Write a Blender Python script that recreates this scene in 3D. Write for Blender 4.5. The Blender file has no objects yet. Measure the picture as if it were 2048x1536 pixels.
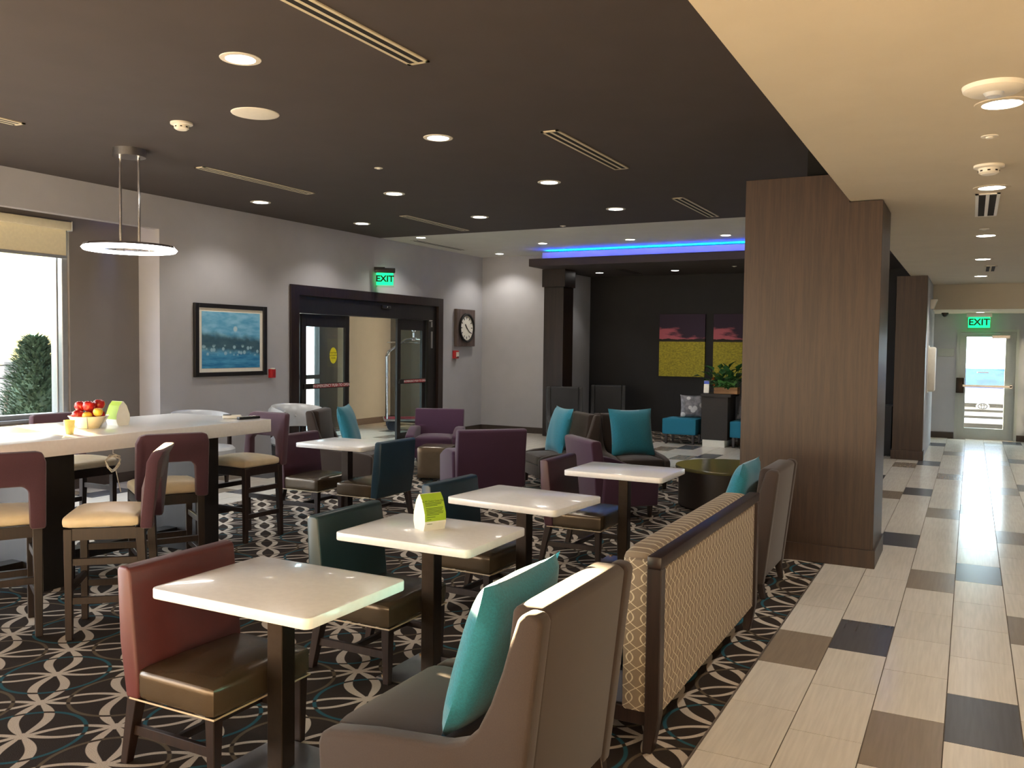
import bpy, bmesh, math, random
from mathutils import Vector, Matrix
from math import pi, sin, cos, radians, atan2, hypot
random.seed(7)
S = bpy.context.scene
COL = S.collection
# ------------------------------------------------------------------ camera
YAW, PITCH, ROLL, FPX, CAMH = 0.484, 0.0437, 0.01172, 1745.0, 1.68
fwd = Vector((-sin(YAW)*cos(PITCH), cos(YAW)*cos(PITCH), -sin(PITCH)))
r0 = Vector((cos(YAW), sin(YAW), 0)); u0 = r0.cross(fwd)
RGT = r0*cos(ROLL)+u0*sin(ROLL); UPV = -r0*sin(ROLL)+u0*cos(ROLL)
cd = bpy.data.cameras.new('camera'); cam = bpy.data.objects.new('camera', cd); COL.objects.link(cam)
cd.sensor_width = 36; cd.lens = FPX*36/2048; cd.clip_end = 300
m = Matrix((RGT, UPV, -fwd)).transposed().to_4x4(); m.translation = (0, 0, CAMH)
cam.matrix_world = m; S.camera = cam
def px(x, y, ax, val):                      # pixel of the photograph -> point on an axis-aligned plane
    d = RGT*((x-1024)/FPX)-UPV*((y-768)/FPX)+fwd; o = Vector((0, 0, CAMH))
    return o+d*((val-o[ax])/d[ax])
def proj(p):
    q = Vector(p)-Vector((0, 0, CAMH)); w = q.dot(fwd)
    return (1024+FPX*q.dot(RGT)/w, 768-FPX*q.dot(UPV)/w, w)
# ------------------------------------------------------------------ world, sun, exposure
def lin(c):
    return tuple(((v/255)/12.92 if v/255 <= .04045 else ((v/255+.055)/1.055)**2.4) for v in c)
w = bpy.data.worlds.new('world'); S.world = w; w.use_nodes = True
bg = w.node_tree.nodes['Background']; bg.inputs[0].default_value = (.80, .90, 1.0, 1); bg.inputs[1].default_value = 9.0
sl = bpy.data.lights.new('sun', 'SUN'); sl.energy = 175; sl.angle = radians(.6); sl.color = (1, .73, .42)
so = bpy.data.objects.new('sun', sl); COL.objects.link(so)
SUND = Vector((.97, -.245, -.19)).normalized()
so.rotation_euler = (-SUND).to_track_quat('Z', 'Y').to_euler()
S.view_settings.view_transform = 'Standard'; S.view_settings.look = 'None'
S.view_settings.exposure = 0.62; S.view_settings.gamma = 1.0; S.view_settings.use_curve_mapping = False
# ------------------------------------------------------------------ node helpers
class Ex:
    def __init__(s, nt, v): s.nt, s.v = nt, v
    def _m(s, op, *a, clamp=False):
        n = s.nt.nodes.new('ShaderNodeMath'); n.operation = op; n.use_clamp = clamp
        for i, q in enumerate((s,)+a):
            q = q.v if isinstance(q, Ex) else q
            if isinstance(q, (int, float)): n.inputs[i].default_value = q
            else: s.nt.links.new(q, n.inputs[i])
        return Ex(s.nt, n.outputs[0])
    def __add__(s, o): return s._m('ADD', o)
    __radd__ = __add__
    def __sub__(s, o): return s._m('SUBTRACT', o)
    def __rsub__(s, o): return (s*-1)+o
    def __mul__(s, o): return s._m('MULTIPLY', o)
    __rmul__ = __mul__
    def __truediv__(s, o): return s._m('DIVIDE', o)
    def __lt__(s, o): return s._m('LESS_THAN', o)
    def __gt__(s, o): return s._m('GREATER_THAN', o)
    def abs(s): return s._m('ABSOLUTE')
    def sin(s): return s._m('SINE')
    def pow(s, o): return s._m('POWER', o)
    def sqrt(s): return s._m('SQRT')
    def fract(s): return s._m('FRACT')
    def floor(s): return s._m('FLOOR')
    def round(s): return s._m('ROUND')
    def max(s, o): return s._m('MAXIMUM', o)
    def min(s, o): return s._m('MINIMUM', o)
    def step(s, a, b):                      # smooth 0..1 between a and b
        n = s.nt.nodes.new('ShaderNodeMapRange'); n.interpolation_type = 'SMOOTHSTEP'
        s.nt.links.new(s.v, n.inputs[0]); n.inputs[1].default_value = a; n.inputs[2].default_value = b
        return Ex(s.nt, n.outputs[0])
def mixc(nt, f, a, b):
    n = nt.nodes.new('ShaderNodeMix'); n.data_type = 'RGBA'; n.clamp_factor = True
    for i, q in ((0, f), (6, a), (7, b)):
        q = q.v if isinstance(q, Ex) else q
        if isinstance(q, tuple): n.inputs[i].default_value = (*q[:3], 1)
        elif isinstance(q, (int, float)): n.inputs[i].default_value = q
        else: nt.links.new(q, n.inputs[i])
    return n.outputs[2]
def newmat(name):
    mt = bpy.data.materials.new(name); mt.use_nodes = True
    nt = mt.node_tree; return mt, nt, nt.nodes['Principled BSDF']
def coords(nt, kind='Object'):
    tc = nt.nodes.new('ShaderNodeTexCoord'); sp = nt.nodes.new('ShaderNodeSeparateXYZ')
    nt.links.new(tc.outputs[kind], sp.inputs[0])
    return tc.outputs[kind], Ex(nt, sp.outputs[0]), Ex(nt, sp.outputs[1]), Ex(nt, sp.outputs[2])
def noise(nt, vec, scale, detail=3, sc=(1, 1, 1), rough=.5):
    mp = nt.nodes.new('ShaderNodeMapping'); mp.inputs['Scale'].default_value = sc; nt.links.new(vec, mp.inputs[0])
    n = nt.nodes.new('ShaderNodeTexNoise'); n.inputs['Scale'].default_value = scale; n.inputs['Detail'].default_value = detail
    n.inputs['Roughness'].default_value = rough; nt.links.new(mp.outputs[0], n.inputs['Vector'])
    return Ex(nt, n.outputs[0])
def bump(nt, b, h, strength=.2, dist=.002):
    n = nt.nodes.new('ShaderNodeBump'); n.inputs['Strength'].default_value = strength; n.inputs['Distance'].default_value = dist
    nt.links.new(h.v, n.inputs['Height']); nt.links.new(n.outputs[0], b.inputs['Normal'])
def plain(name, c, rough=.6, metal=0, var=.08, ns=30, sc=(1, 1, 1), bmp=0, bs=400, spec=.5, kind='Object', coat=0, sheen=0):
    mt, nt, b = newmat(name); L = lin(c)
    vec, X, Y, Z = coords(nt, kind)
    n = noise(nt, vec, ns, 3, sc)
    lo = tuple(v*(1-var) for v in L); hi = tuple(min(1, v*(1+var)) for v in L)
    nt.links.new(mixc(nt, n.step(.3, .7), lo, hi), b.inputs['Base Color'])
    b.inputs['Roughness'].default_value = rough; b.inputs['Metallic'].default_value = metal
    b.inputs['Specular IOR Level'].default_value = spec; b.inputs['Coat Weight'].default_value = coat
    b.inputs['Sheen Weight'].default_value = sheen
    if bmp: bump(nt, b, noise(nt, vec, bs, 2, sc), bmp)
    return mt
def emis(name, c, strength, base=(200, 200, 200)):
    mt, nt, b = newmat(name)
    b.inputs['Base Color'].default_value = (*lin(base), 1)
    b.inputs['Emission Color'].default_value = (*c, 1); b.inputs['Emission Strength'].default_value = strength
    return mt
def glass(name, tint=(1, 1, 1), refl=.5):
    mt, nt, b = newmat(name); nt.nodes.remove(b)
    t = nt.nodes.new('ShaderNodeBsdfTransparent'); t.inputs[0].default_value = (*tint, 1)
    g = nt.nodes.new('ShaderNodeBsdfGlossy'); g.inputs['Roughness'].default_value = .02
    lw = nt.nodes.new('ShaderNodeLayerWeight'); lw.inputs[0].default_value = .5
    f = Ex(nt, lw.outputs['Facing']).pow(5)*(.9*refl)+.04*refl
    mx = nt.nodes.new('ShaderNodeMixShader'); nt.links.new(f.v, mx.inputs[0])
    nt.links.new(t.outputs[0], mx.inputs[1]); nt.links.new(g.outputs[0], mx.inputs[2])
    nt.links.new(mx.outputs[0], nt.nodes['Material Output'].inputs[0]); return mt
def wood(name, c1, c2, rough=.4, ax='z', sc=1.0):
    mt, nt, b = newmat(name); vec, X, Y, Z = coords(nt)
    k = {'z': (28, 28, 1.2), 'x': (1.2, 28, 28), 'y': (28, 1.2, 28)}[ax]
    n = noise(nt, vec, 1.0*sc, 5, k, .65); n2 = noise(nt, vec, 5*sc, 3, k, .6)
    nt.links.new(mixc(nt, (n*.65+n2*.35).step(.36, .64), lin(c1), lin(c2)), b.inputs['Base Color'])
    b.inputs['Roughness'].default_value = rough; bump(nt, b, n2, .08, .001); return mt
# ------------------------------------------------------------------ materials
M = {}
M['wallgrey'] = plain('wall_paint_grey', (172, 173, 178), .85, var=.02, ns=4, bmp=.1, bs=300)
M['taupe'] = plain('wall_paint_taupe', (122, 117, 114), .85, var=.02, ns=4, bmp=.1, bs=300)
M['cream'] = plain('ceiling_paint_cream', (198, 189, 170), .9, var=.02, ns=3)
M['white_ceiling'] = plain('ceiling_paint_white', (206, 206, 200), .9, var=.02, ns=3)
M['darkceil'] = plain('ceiling_paint_dark_brown', (66, 59, 58), .8, var=.04, ns=3)
M['accent'] = plain('wall_paint_charcoal', (40, 40, 42), .8, var=.05, ns=4)
M['vestwall'] = plain('wall_paint_beige', (122, 121, 115), .85, var=.02, ns=4)
M['base'] = plain('baseboard_dark', (58, 48, 42), .5, var=.1)
M['pillarwood'] = wood('pillar_walnut', (42, 27, 19), (60, 41, 29), .42)
M['darkwood'] = wood('frame_dark_wood', (30, 20, 17), (46, 32, 28), .35)
M['espresso'] = wood('espresso_wood', (27, 17, 14), (42, 27, 22), .4)
M['blackwood'] = wood('black_wood', (17, 14, 13), (26, 22, 20), .45)
M['quartz'] = plain('white_quartz', (246, 244, 241), .22, var=.02, ns=40, coat=.3)
M['steel'] = plain('brushed_steel', (176, 176, 178), .28, 1, var=.05, ns=60, sc=(1, 14, 1))
M['bronze'] = plain('dark_bronze_metal', (58, 49, 42), .32, .8, var=.06, ns=40)
M['chrome'] = plain('chrome', (215, 215, 218), .12, 1, var=.02)
M['bronzevinyl'] = plain('bronze_vinyl', (84, 71, 55), .24, .35, var=.06, ns=10, bmp=.15, bs=160, spec=.6)
M['maroonvinyl'] = plain('maroon_vinyl', (90, 45, 46), .42, var=.06, ns=12, bmp=.12, bs=250)
M['greenvinyl'] = plain('dark_green_vinyl', (28, 52, 57), .36, var=.06, ns=12, bmp=.12, bs=250)
M['bluevinyl'] = plain('dark_teal_blue_vinyl', (28, 54, 72), .32, var=.06, ns=12, bmp=.12, bs=250)
M['plumvinyl'] = plain('plum_vinyl', (70, 39, 50), .42, var=.06, ns=12, bmp=.12, bs=250)
M['creamvinyl'] = plain('cream_vinyl', (214, 200, 172), .38, var=.05, ns=12, bmp=.12, bs=200)
M['silvervinyl'] = plain('silver_vinyl', (196, 200, 204), .32, .1, var=.05, ns=10, bmp=.1, bs=200)
M['purplefab'] = plain('purple_fabric', (66, 36, 62), .9, var=.12, ns=300, bmp=.4, bs=700, sheen=.25)
M['stoolfab'] = plain('aubergine_fabric', (72, 42, 57), .88, var=.12, ns=300, bmp=.4, bs=700, sheen=.2)
M['brownfab'] = plain('taupe_brown_fabric', (50, 38, 31), .85, var=.12, ns=250, bmp=.4, bs=600, sheen=.15)
M['charfab'] = plain('charcoal_fabric', (52, 52, 53), .9, var=.1, ns=250, bmp=.4, bs=600)
M['tealfab'] = plain('teal_fabric', (24, 114, 134), .85, var=.12, ns=120, bmp=.5, bs=350, sheen=.3)
M['tealseat'] = plain('teal_seat_fabric', (24, 112, 140), .85, var=.1, ns=200, bmp=.3, bs=500)
M['piping'] = plain('piping_pale', (186, 168, 140), .6)
M['slate'] = plain('slate_vinyl', (92, 98, 116), .35, var=.05, ns=12, bmp=.1, bs=200)
M['plastic_white'] = plain('white_plastic', (226, 222, 210), .5, var=.02)
M['vent'] = plain('vent_paint', (204, 194, 168), .5, var=.03)
M['slot'] = plain('slot_black', (14, 12, 10), .9)
M['black'] = plain('black_plastic', (20, 20, 22), .4)
M['red'] = plain('red_plastic', (176, 30, 36), .4)
M['redtape'] = plain('red_label', (150, 28, 38), .5)
M['whitepaint'] = plain('white_print', (235, 235, 235), .6)
M['yellow'] = plain('yellow_sticker', (226, 216, 40), .5)
M['stem'] = plain('stem_brown', (74, 56, 36), .8)
M['leaf'] = plain('leaf_green', (44, 92, 44), .5, var=.35, ns=20)
M['leaf2'] = plain('leaf_pale_green', (104, 158, 92), .5, var=.3, ns=25)
M['shrub'] = plain('shrub_green', (66, 86, 66), .8, var=.3, ns=9)
M['flower'] = plain('orange_petal', (214, 104, 40), .6)
M['boxwood'] = wood('planter_wood', (140, 96, 56), (188, 140, 90), .6, 'x')
M['lime'] = plain('lime_green_print', (164, 196, 44), .6, var=.03)
M['paper'] = plain('white_paper', (240, 238, 226), .6, var=.02)
M['ink'] = plain('ink_dark', (58, 78, 26), .7)
M['apple'] = plain('apple_red', (176, 30, 26), .25, var=.35, ns=14)
M['citrus'] = plain('citrus_yellow', (226, 184, 60), .4, var=.1)
M['bowl'] = plain('cream_ceramic', (226, 216, 188), .3, var=.03)
M['cupgl'] = plain('yellow_drink', (226, 214, 130), .3)
M['rubber'] = plain('rubber_dark', (40, 44, 54), .7)
M['cartdeck'] = plain('cart_carpet_red', (132, 30, 44), .9)
M['shade'] = plain('roller_shade_fabric', (228, 220, 190), .9, var=.03, bmp=.2)
M['alu'] = plain('window_frame_aluminium', (176, 180, 184), .35, .6, var=.03)
M['drum'] = plain('drum_table_espresso', (34, 26, 22), .4)
M['pedestal'] = plain('pedestal_dark_brown', (44, 38, 34), .7)
M['olive'] = plain('olive_glossy_top', (92, 88, 58), .15, var=.1, ns=6)
M['door_paint'] = plain('door_paint_grey', (168, 172, 166), .5, var=.02)
M['brass'] = plain('brass_handle', (150, 128, 96), .3, .9)
M['glass'] = glass('clear_glass')
M['doorglass'] = glass('door_glass', (.86, .92, .92), .6)
M['blueglass'] = plain('car_glass_blue', (24, 70, 150), .25, var=.4, ns=3, spec=.1)
M['carwhite'] = plain('car_paint_white', (150, 150, 156), .4)
M['stucco'] = plain('yellow_stucco', (232, 206, 130), .9, var=.04, bmp=.3, bs=120)
M['stone'] = plain('stone_grey', (112, 106, 102), .9, var=.2, ns=10)
M['concrete'] = plain('ground_concrete', (112, 114, 120), .9, var=.08, ns=4)
M['asphalt'] = plain('asphalt_grey', (120, 122, 128), .9, var=.1, ns=20)
M['metalstrip'] = plain('edge_strip', (120, 112, 104), .4, .6)
M['lamp'] = emis('downlight_lens', (1, .97, .92), 14)
M['lampfar'] = emis('small_downlight_lens', (1, .97, .92), 12)
M['ringlamp'] = emis('ring_lens', (1, .96, .92), 10)
M['led'] = emis('blue_led', (0.0, .04, 1.0), 30)
M['ledtop'] = emis('blue_led_bright', (0.0, .30, 1.0), 60)
M['green'] = emis('exit_green', (.0, .85, .22), 1.6, (20, 160, 60))
M['greenrim'] = glass('exit_acrylic', (.82, 1, .88), .5)
M['exitdark'] = plain('exit_letters', (6, 48, 20), .6)
def tilemat(name, c, rough):
    mt, nt, b = newmat(name); L = lin(c)
    ge = nt.nodes.new('ShaderNodeNewGeometry'); oi = nt.nodes.new('ShaderNodeObjectInfo')
    n = noise(nt, ge.outputs['Position'], 1, 4, (60, 3, 1)); n2 = noise(nt, ge.outputs['Position'], 1.1, 2)
    f = n.step(.25, .75)*.5+n2*.3+Ex(nt, oi.outputs['Random'])*.25
    nt.links.new(mixc(nt, f, tuple(v*.84 for v in L), tuple(min(1, v*1.1) for v in L)), b.inputs['Base Color'])
    b.inputs['Roughness'].default_value = rough; return mt
M['tile_cream'] = tilemat('tile_cream', (212, 206, 195), .18)
M['tile_brown'] = tilemat('tile_taupe', (138, 126, 112), .24)
M['tile_dark'] = tilemat('tile_slate', (84, 85, 90), .24)
M['grout'] = plain('grout', (92, 80, 66), .9)
def carpet_mat():
    mt, nt, b = newmat('patterned_carpet')
    ge = nt.nodes.new('ShaderNodeNewGeometry'); sp = nt.nodes.new('ShaderNodeSeparateXYZ'); nt.links.new(ge.outputs['Position'], sp.inputs[0])
    X, Y = Ex(nt, sp.outputs[0]), Ex(nt, sp.outputs[1]); s = .5165
    p, q = (X+3.516)/s, (Y-2.772)/s
    U, V = p-q, p+q
    su, sv = (U*pi).sin().abs(), (V*pi).sin().abs()
    du, dv = (U-U.round()).abs(), (V-V.round()).abs()
    ring = ((su.pow(.75)*.245)-dv).step(-.006, .006)*((dv-su.pow(1.5)*.125)).step(-.006, .006)
    out = sv.pow(.8)*.165
    lens = (out-du).step(-.006, .006)*(du-(sv.pow(1.1)*.165-.058)).step(-.006, .006)
    star = (du*du+dv*dv).sqrt(); knot = (.085-star).step(-.01, .01)
    white = ring.max(lens).max(knot)
    pi_, qi = p.round(), q.round()
    rad = ((p-pi_)*(p-pi_)+(q-qi)*(q-qi)).sqrt()
    circ = (.017-(rad-.476).abs()).step(-.006, .006)
    par = ((pi_+qi)*.5).fract().abs() > .25
    dark, pale = lin((50, 42, 38)), lin((192, 180, 166))
    n = noise(nt, ge.outputs['Position'], 260, 2)
    c = mixc(nt, white, dark, pale)
    cc = mixc(nt, par, lin((98, 86, 70)), lin((40, 88, 100)))
    cc = mixc(nt, white, cc, lin((52, 42, 36)))
    c = mixc(nt, circ, c, cc)
    c = mixc(nt, n.step(.3, .7)*.3, c, (0.02, .016, .014))
    nt.links.new(c, b.inputs['Base Color']); b.inputs['Roughness'].default_value = .95; b.inputs['Specular IOR Level'].default_value = .1
    bump(nt, b, n, .5, .004); return mt
M['carpet'] = carpet_mat()
def ogee_mat(ax):
    mt, nt, b = newmat('ogee_fabric_'+ax); vec, X, Y, Z = coords(nt)
    h = {'y': Y, 'x': X}[ax]
    wv = (Z*(2*pi/.17)).sin()*.044; W = .06
    def fam(e): return ((e/W+.5).fract()-.5).abs()*W
    d = fam(h+wv).min(fam(h-wv))
    line = (.0032-d).step(-.0008, .0008)
    n = noise(nt, vec, 500, 2)
    c = mixc(nt, line, lin((128, 114, 98)), lin((202, 190, 164)))
    c = mixc(nt, n.step(.3, .7)*.25, c, lin((104, 92, 78)))
    nt.links.new(c, b.inputs['Base Color']); b.inputs['Roughness'].default_value = .85
    bump(nt, b, line*.7+n*.3, .25, .002); return mt
M['ogee_y'] = ogee_mat('y'); M['ogee_x'] = ogee_mat('x')
def field_mat():
    mt, nt, b = newmat('canvas_print_field'); vec, X, Y, Z = coords(nt)   # Z in metres from the canvas foot
    n1 = noise(nt, vec, 3.2, 5, (1, 1, 2.6)); n2 = noise(nt, vec, 26, 4, (1, 1, 1.6)); n3 = noise(nt, vec, 8, 3)
    field = mixc(nt, n2.step(.2, .8), lin((132, 126, 36)), lin((196, 182, 50)))
    cloud = mixc(nt, (n1*1.1-(Z-.72)*1.5-X*.35).step(.28, .52), lin((50, 32, 56)), lin((190, 98, 112)))
    tree = mixc(nt, (Z+n3*.06-.77).step(-.005, .005), lin((32, 26, 22)), cloud)
    c = mixc(nt, (Z-.685).step(-.01, .01), field, tree)
    nt.links.new(c, b.inputs['Base Color']); b.inputs['Roughness'].default_value = .7; return mt
M['field'] = field_mat()
def sea_mat():
    mt, nt, b = newmat('blue_abstract_print'); vec, X, Y, Z = coords(nt)
    n1 = noise(nt, vec, 4, 5, (1, 1, 3)); n2 = noise(nt, vec, 9, 5, (1, 1, 1)); n3 = noise(nt, vec, 3, 4, (1, 1, 6))
    vo = nt.nodes.new('ShaderNodeTexVoronoi'); vo.inputs['Scale'].default_value = 13; nt.links.new(vec, vo.inputs['Vector'])
    blob = (.36-Ex(nt, vo.outputs[0])).step(-.05, .12)
    sky = mixc(nt, n1.step(.3, .7), lin((92, 168, 212)), lin((146, 206, 236)))
    sea = mixc(nt, n3.step(.3, .7), lin((42, 118, 172)), lin((88, 166, 210)))
    c = mixc(nt, (Z-.34+n2*.06).step(-.05, .05), sea, sky)
    band = (.10-(Z-.42-Y*-.06+n2*.1-.05).abs()).step(-.05, .05)
    c = mixc(nt, band*.85, c, lin((52, 74, 84)))
    row = (.065-(Z-.335).abs()).step(-.02, .02)*blob
    c = mixc(nt, row*.8, c, lin((168, 208, 224)))
    moon = (.034-((Y-.06)*(Y-.06)+(Z-.615)*(Z-.615)).sqrt()).step(-.012, .012)
    c = mixc(nt, moon*.8, c, lin((206, 226, 232)))
    nt.links.new(c, b.inputs['Base Color']); b.inputs['Roughness'].default_value = .25; return mt
M['sea'] = sea_mat()
def dot_mat():
    mt, nt, b = newmat('grey_dotted_fabric'); vec, X, Y, Z = coords(nt)
    vo = nt.nodes.new('ShaderNodeTexVoronoi'); vo.inputs['Scale'].default_value = 6.5; nt.links.new(vec, vo.inputs['Vector'])
    n = noise(nt, vec, 14, 3)
    c = mixc(nt, n.step(.3, .7), lin((104, 104, 110)), lin((140, 140, 146)))
    c = mixc(nt, (.3-Ex(nt, vo.outputs[0])).step(-.02, .02), c, lin((196, 196, 198)))
    nt.links.new(c, b.inputs['Base Color']); b.inputs['Roughness'].default_value = .85; return mt
M['dots'] = dot_mat()
# ------------------------------------------------------------------ mesh helpers
def box(bm, x0, x1, y0, y1, z0, z1, bev=0, seg=2):
    prism(bm, [(x0, y0), (x1, y0), (x1, y1), (x0, y1)], 'z', z0, z1, bev, seg)
def prism(bm, pts, axis, a, b, bev=0, seg=2):
    t = bmesh.new()
    f = {'x': lambda p, k: (k, p[0], p[1]), 'y': lambda p, k: (p[0], k, p[1]), 'z': lambda p, k: (p[0], p[1], k)}[axis]
    A = [t.verts.new(f(p, a)) for p in pts]; B = [t.verts.new(f(p, b)) for p in pts]
    n = len(pts); t.faces.new(A); t.faces.new(B[::-1])
    for i in range(n): t.faces.new((A[i], B[i], B[(i+1) % n], A[(i+1) % n]))
    bmesh.ops.recalc_face_normals(t, faces=t.faces[:])
    if bev:
        es = [e for e in t.edges if e.calc_face_angle(0) > .5]
        bmesh.ops.bevel(t, geom=es, offset=bev, segments=seg, affect='EDGES', profile=.5, clamp_overlap=True)
    merge(bm, t)
def merge(bm, t, mat=None):
    if mat is not None: bmesh.ops.transform(t, matrix=mat, verts=t.verts[:])
    me = bpy.data.meshes.new('tmp'); t.to_mesh(me); t.free(); bm.from_mesh(me); bpy.data.meshes.remove(me)
def taper(bm, x, y, z0, z1, a, b, dx=0, dy=0):     # square leg: half width a at top (z1), b at foot (z0), foot shifted by dx,dy
    t = bmesh.new()
    q = [(-1, -1), (1, -1), (1, 1), (-1, 1)]
    A = [t.verts.new((x+dx+b*i, y+dy+b*j, z0)) for i, j in q]; B = [t.verts.new((x+a*i, y+a*j, z1)) for i, j in q]
    t.faces.new(A[::-1]); t.faces.new(B)
    for i in range(4): t.faces.new((A[i], A[(i+1) % 4], B[(i+1) % 4], B[i]))
    bmesh.ops.bevel(t, geom=t.edges[:], offset=.003, segments=1, affect='EDGES'); merge(bm, t)
def cyl(bm, x, y, z0, z1, r, n=24, r2=None, bev=0):
    lathe(bm, [(0, z0), (r, z0), (r if r2 is None else r2, z1), (0, z1)], x, y, n)
def lathe(bm, prof, x=0, y=0, n=24, sx=1, sy=1):
    t = bmesh.new(); rings = []
    for r, z in prof:
        if r < 1e-6: rings.append([t.verts.new((x, y, z))])
        else: rings.append([t.verts.new((x+r*sx*cos(2*pi*i/n), y+r*sy*sin(2*pi*i/n), z)) for i in range(n)])
    for a, b in zip(rings, rings[1:]):
        for i in range(n):
            j = (i+1) % n
            if len(a) == 1 and len(b) == 1: continue
            if len(a) == 1: t.faces.new((a[0], b[i], b[j]))
            elif len(b) == 1: t.faces.new((a[i], b[0], a[j]))
            else: t.faces.new((a[i], b[i], b[j], a[j]))
    bmesh.ops.recalc_face_normals(t, faces=t.faces[:]); merge(bm, t)
def tube(bm, pts, r, n=8, closed=False):
    t = bmesh.new(); P = [Vector(p) for p in pts]; rings = []
    N = len(P)
    for i, p in enumerate(P):
        if closed: d = P[(i+1) % N]-P[i-1]
        else: d = P[min(i+1, N-1)]-P[max(i-1, 0)]
        d.normalize(); a = d.cross(Vector((0, 0, 1)))
        if a.length < 1e-3: a = Vector((1, 0, 0))
        a.normalize(); b = a.cross(d)
        rings.append([t.verts.new(p+a*r*cos(2*pi*k/n)+b*r*sin(2*pi*k/n)) for k in range(n)])
    for i in range(N if closed else N-1):
        A, B = rings[i], rings[(i+1) % N]
        for k in range(n): t.faces.new((A[k], A[(k+1) % n], B[(k+1) % n], B[k]))
    if not closed: t.faces.new(rings[0]); t.faces.new(rings[-1])
    bmesh.ops.recalc_face_normals(t, faces=t.faces[:]); merge(bm, t)
def cushion(bm, x0, x1, y0, y1, z0, z1, r=.04, crown=.02, n=10):   # soft box with a crowned top
    t = bmesh.new(); G = bmesh.ops.create_cube(t, size=1)
    bmesh.ops.subdivide_edges(t, edges=t.edges[:], cuts=n, use_grid_fill=True)
    cx, cy, cz = (x0+x1)/2, (y0+y1)/2, (z0+z1)/2; hx, hy, hz = (x1-x0)/2, (y1-y0)/2, (z1-z0)/2
    for v in t.verts:
        p = Vector((v.co.x*2*hx, v.co.y*2*hy, v.co.z*2*hz))
        q = Vector((max(-hx+r, min(hx-r, p.x)), max(-hy+r, min(hy-r, p.y)), max(-hz+r, min(hz-r, p.z))))
        d = p-q
        if d.length > 1e-6: p = q+d.normalized()*r
        if p.z > 0: p.z += crown*max(0, 1-(p.x/hx)**2)*max(0, 1-(p.y/hy)**2)
        v.co = p+Vector((cx, cy, cz))
    merge(bm, t)
def pillow(bm, w, h, th, n=16):              # upright in the YZ plane, centred, thickness along X
    t = bmesh.new()
    for s in (-1, 1):
        g = []
        for i in range(n+1):
            row = []
            for j in range(n+1):
                u, v = -1+2*i/n, -1+2*j/n
                k = ((1-abs(u)**2.6)*(1-abs(v)**2.6))**.5
                pin = 1-.07*(1-abs(v)**2)*abs(u)**3; pin2 = 1-.07*(1-abs(u)**2)*abs(v)**3
                wr = .006*sin(7*u+3*v)*k
                row.append(t.verts.new((s*(th/2*k+wr*.5), w/2*u*pin, h/2*v*pin2)))
            g.append(row)
        for i in range(n):
            for j in range(n): t.faces.new((g[i][j], g[i+1][j], g[i+1][j+1], g[i][j+1]))
    bmesh.ops.remove_doubles(t, verts=t.verts[:], dist=1e-5); bmesh.ops.recalc_face_normals(t, faces=t.faces[:]); merge(bm, t)
def sphere(bm, c, r, sq=1, n=12):
    t = bmesh.new(); bmesh.ops.create_uvsphere(t, u_segments=n, v_segments=max(6, n*2//3), radius=r)
    for v in t.verts: v.co.z *= sq
    merge(bm, t, Matrix.Translation(c))
def rot(bm, ang, axis, c=(0, 0, 0)):
    bmesh.ops.rotate(bm, verts=bm.verts[:], cent=c, matrix=Matrix.Rotation(ang, 3, axis))
def mk(name, build, mat, parent=None, ang=.6):
    bm = bmesh.new(); build(bm); me = bpy.data.meshes.new(name); bm.to_mesh(me); bm.free()
    me.polygons.foreach_set('use_smooth', [True]*len(me.polygons)); me.set_sharp_from_angle(angle=ang)
    me.materials.append(M[mat] if isinstance(mat, str) else mat)
    o = bpy.data.objects.new(name, me); COL.objects.link(o); o.parent = parent; return o
def tag(o, label, cat, group=None):
    o['label'] = label; o['category'] = cat
    if group: o['group'] = group
    return o
def thing(name, label, cat, loc=(0, 0, 0), rz=0, group=None):
    o = bpy.data.objects.new(name, None); COL.objects.link(o); o.location = loc; o.rotation_euler = (0, 0, rz)
    o.empty_display_size = .1
    return tag(o, label, cat, group)
def one(name, build, mat, label, cat, loc=(0, 0, 0), rz=0, group=None, ang=.6):
    o = mk(name, build, mat, None, ang); o.location = loc; o.rotation_euler = (0, 0, rz); return tag(o, label, cat, group)
def struct(name, build, mat, parent=None, label=None):
    o = mk(name, build, mat, parent)
    if parent is None: o['kind'] = 'structure'
    if label: o['label'] = label
    return o
def dup(root, loc, rz, label=None, group=None, swap=None):
    def cp(o, par):
        c = o.copy(); COL.objects.link(c); c.parent = par
        if swap and o.data and getattr(o.data, 'materials', None) and o.data.materials and o.data.materials[0].name in swap:
            c.data = o.data.copy(); c.data.materials[0] = M[swap[o.data.materials[0].name]]
        for k in list(o.children): cp(k, c)
        return c
    r = cp(root, None); r.location = loc; r.rotation_euler = (0, 0, rz)
    if label: r['label'] = label
    if group: r['group'] = group
    return r
def text(name, s, size, mat, parent, loc, rotm, ext=.001, align='CENTER', bold=0):
    cu = bpy.data.curves.new(name, 'FONT'); cu.body = s; cu.size = size; cu.extrude = ext; cu.offset = bold; cu.align_x = align; cu.align_y = 'CENTER'
    o = bpy.data.objects.new(name, cu); COL.objects.link(o)
    bpy.context.view_layer.update()
    me = bpy.data.meshes.new_from_object(o.evaluated_get(bpy.context.evaluated_depsgraph_get()))
    COL.objects.unlink(o); bpy.data.objects.remove(o)
    me.transform(rotm.to_4x4()); me.materials.clear(); me.materials.append(M[mat])
    q = bpy.data.objects.new(name, me); COL.objects.link(q); q.parent = parent; q.location = loc; return q
# text frames: columns are text-right, text-up, outward normal
FACE_MY = Matrix(((1, 0, 0), (0, 0, -1), (0, 1, 0)))          # read by someone looking along +Y
FACE_PX = Matrix(((0, 0, 1), (1, 0, 0), (0, 1, 0)))           # on a wall facing +X, read looking along -X
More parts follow.
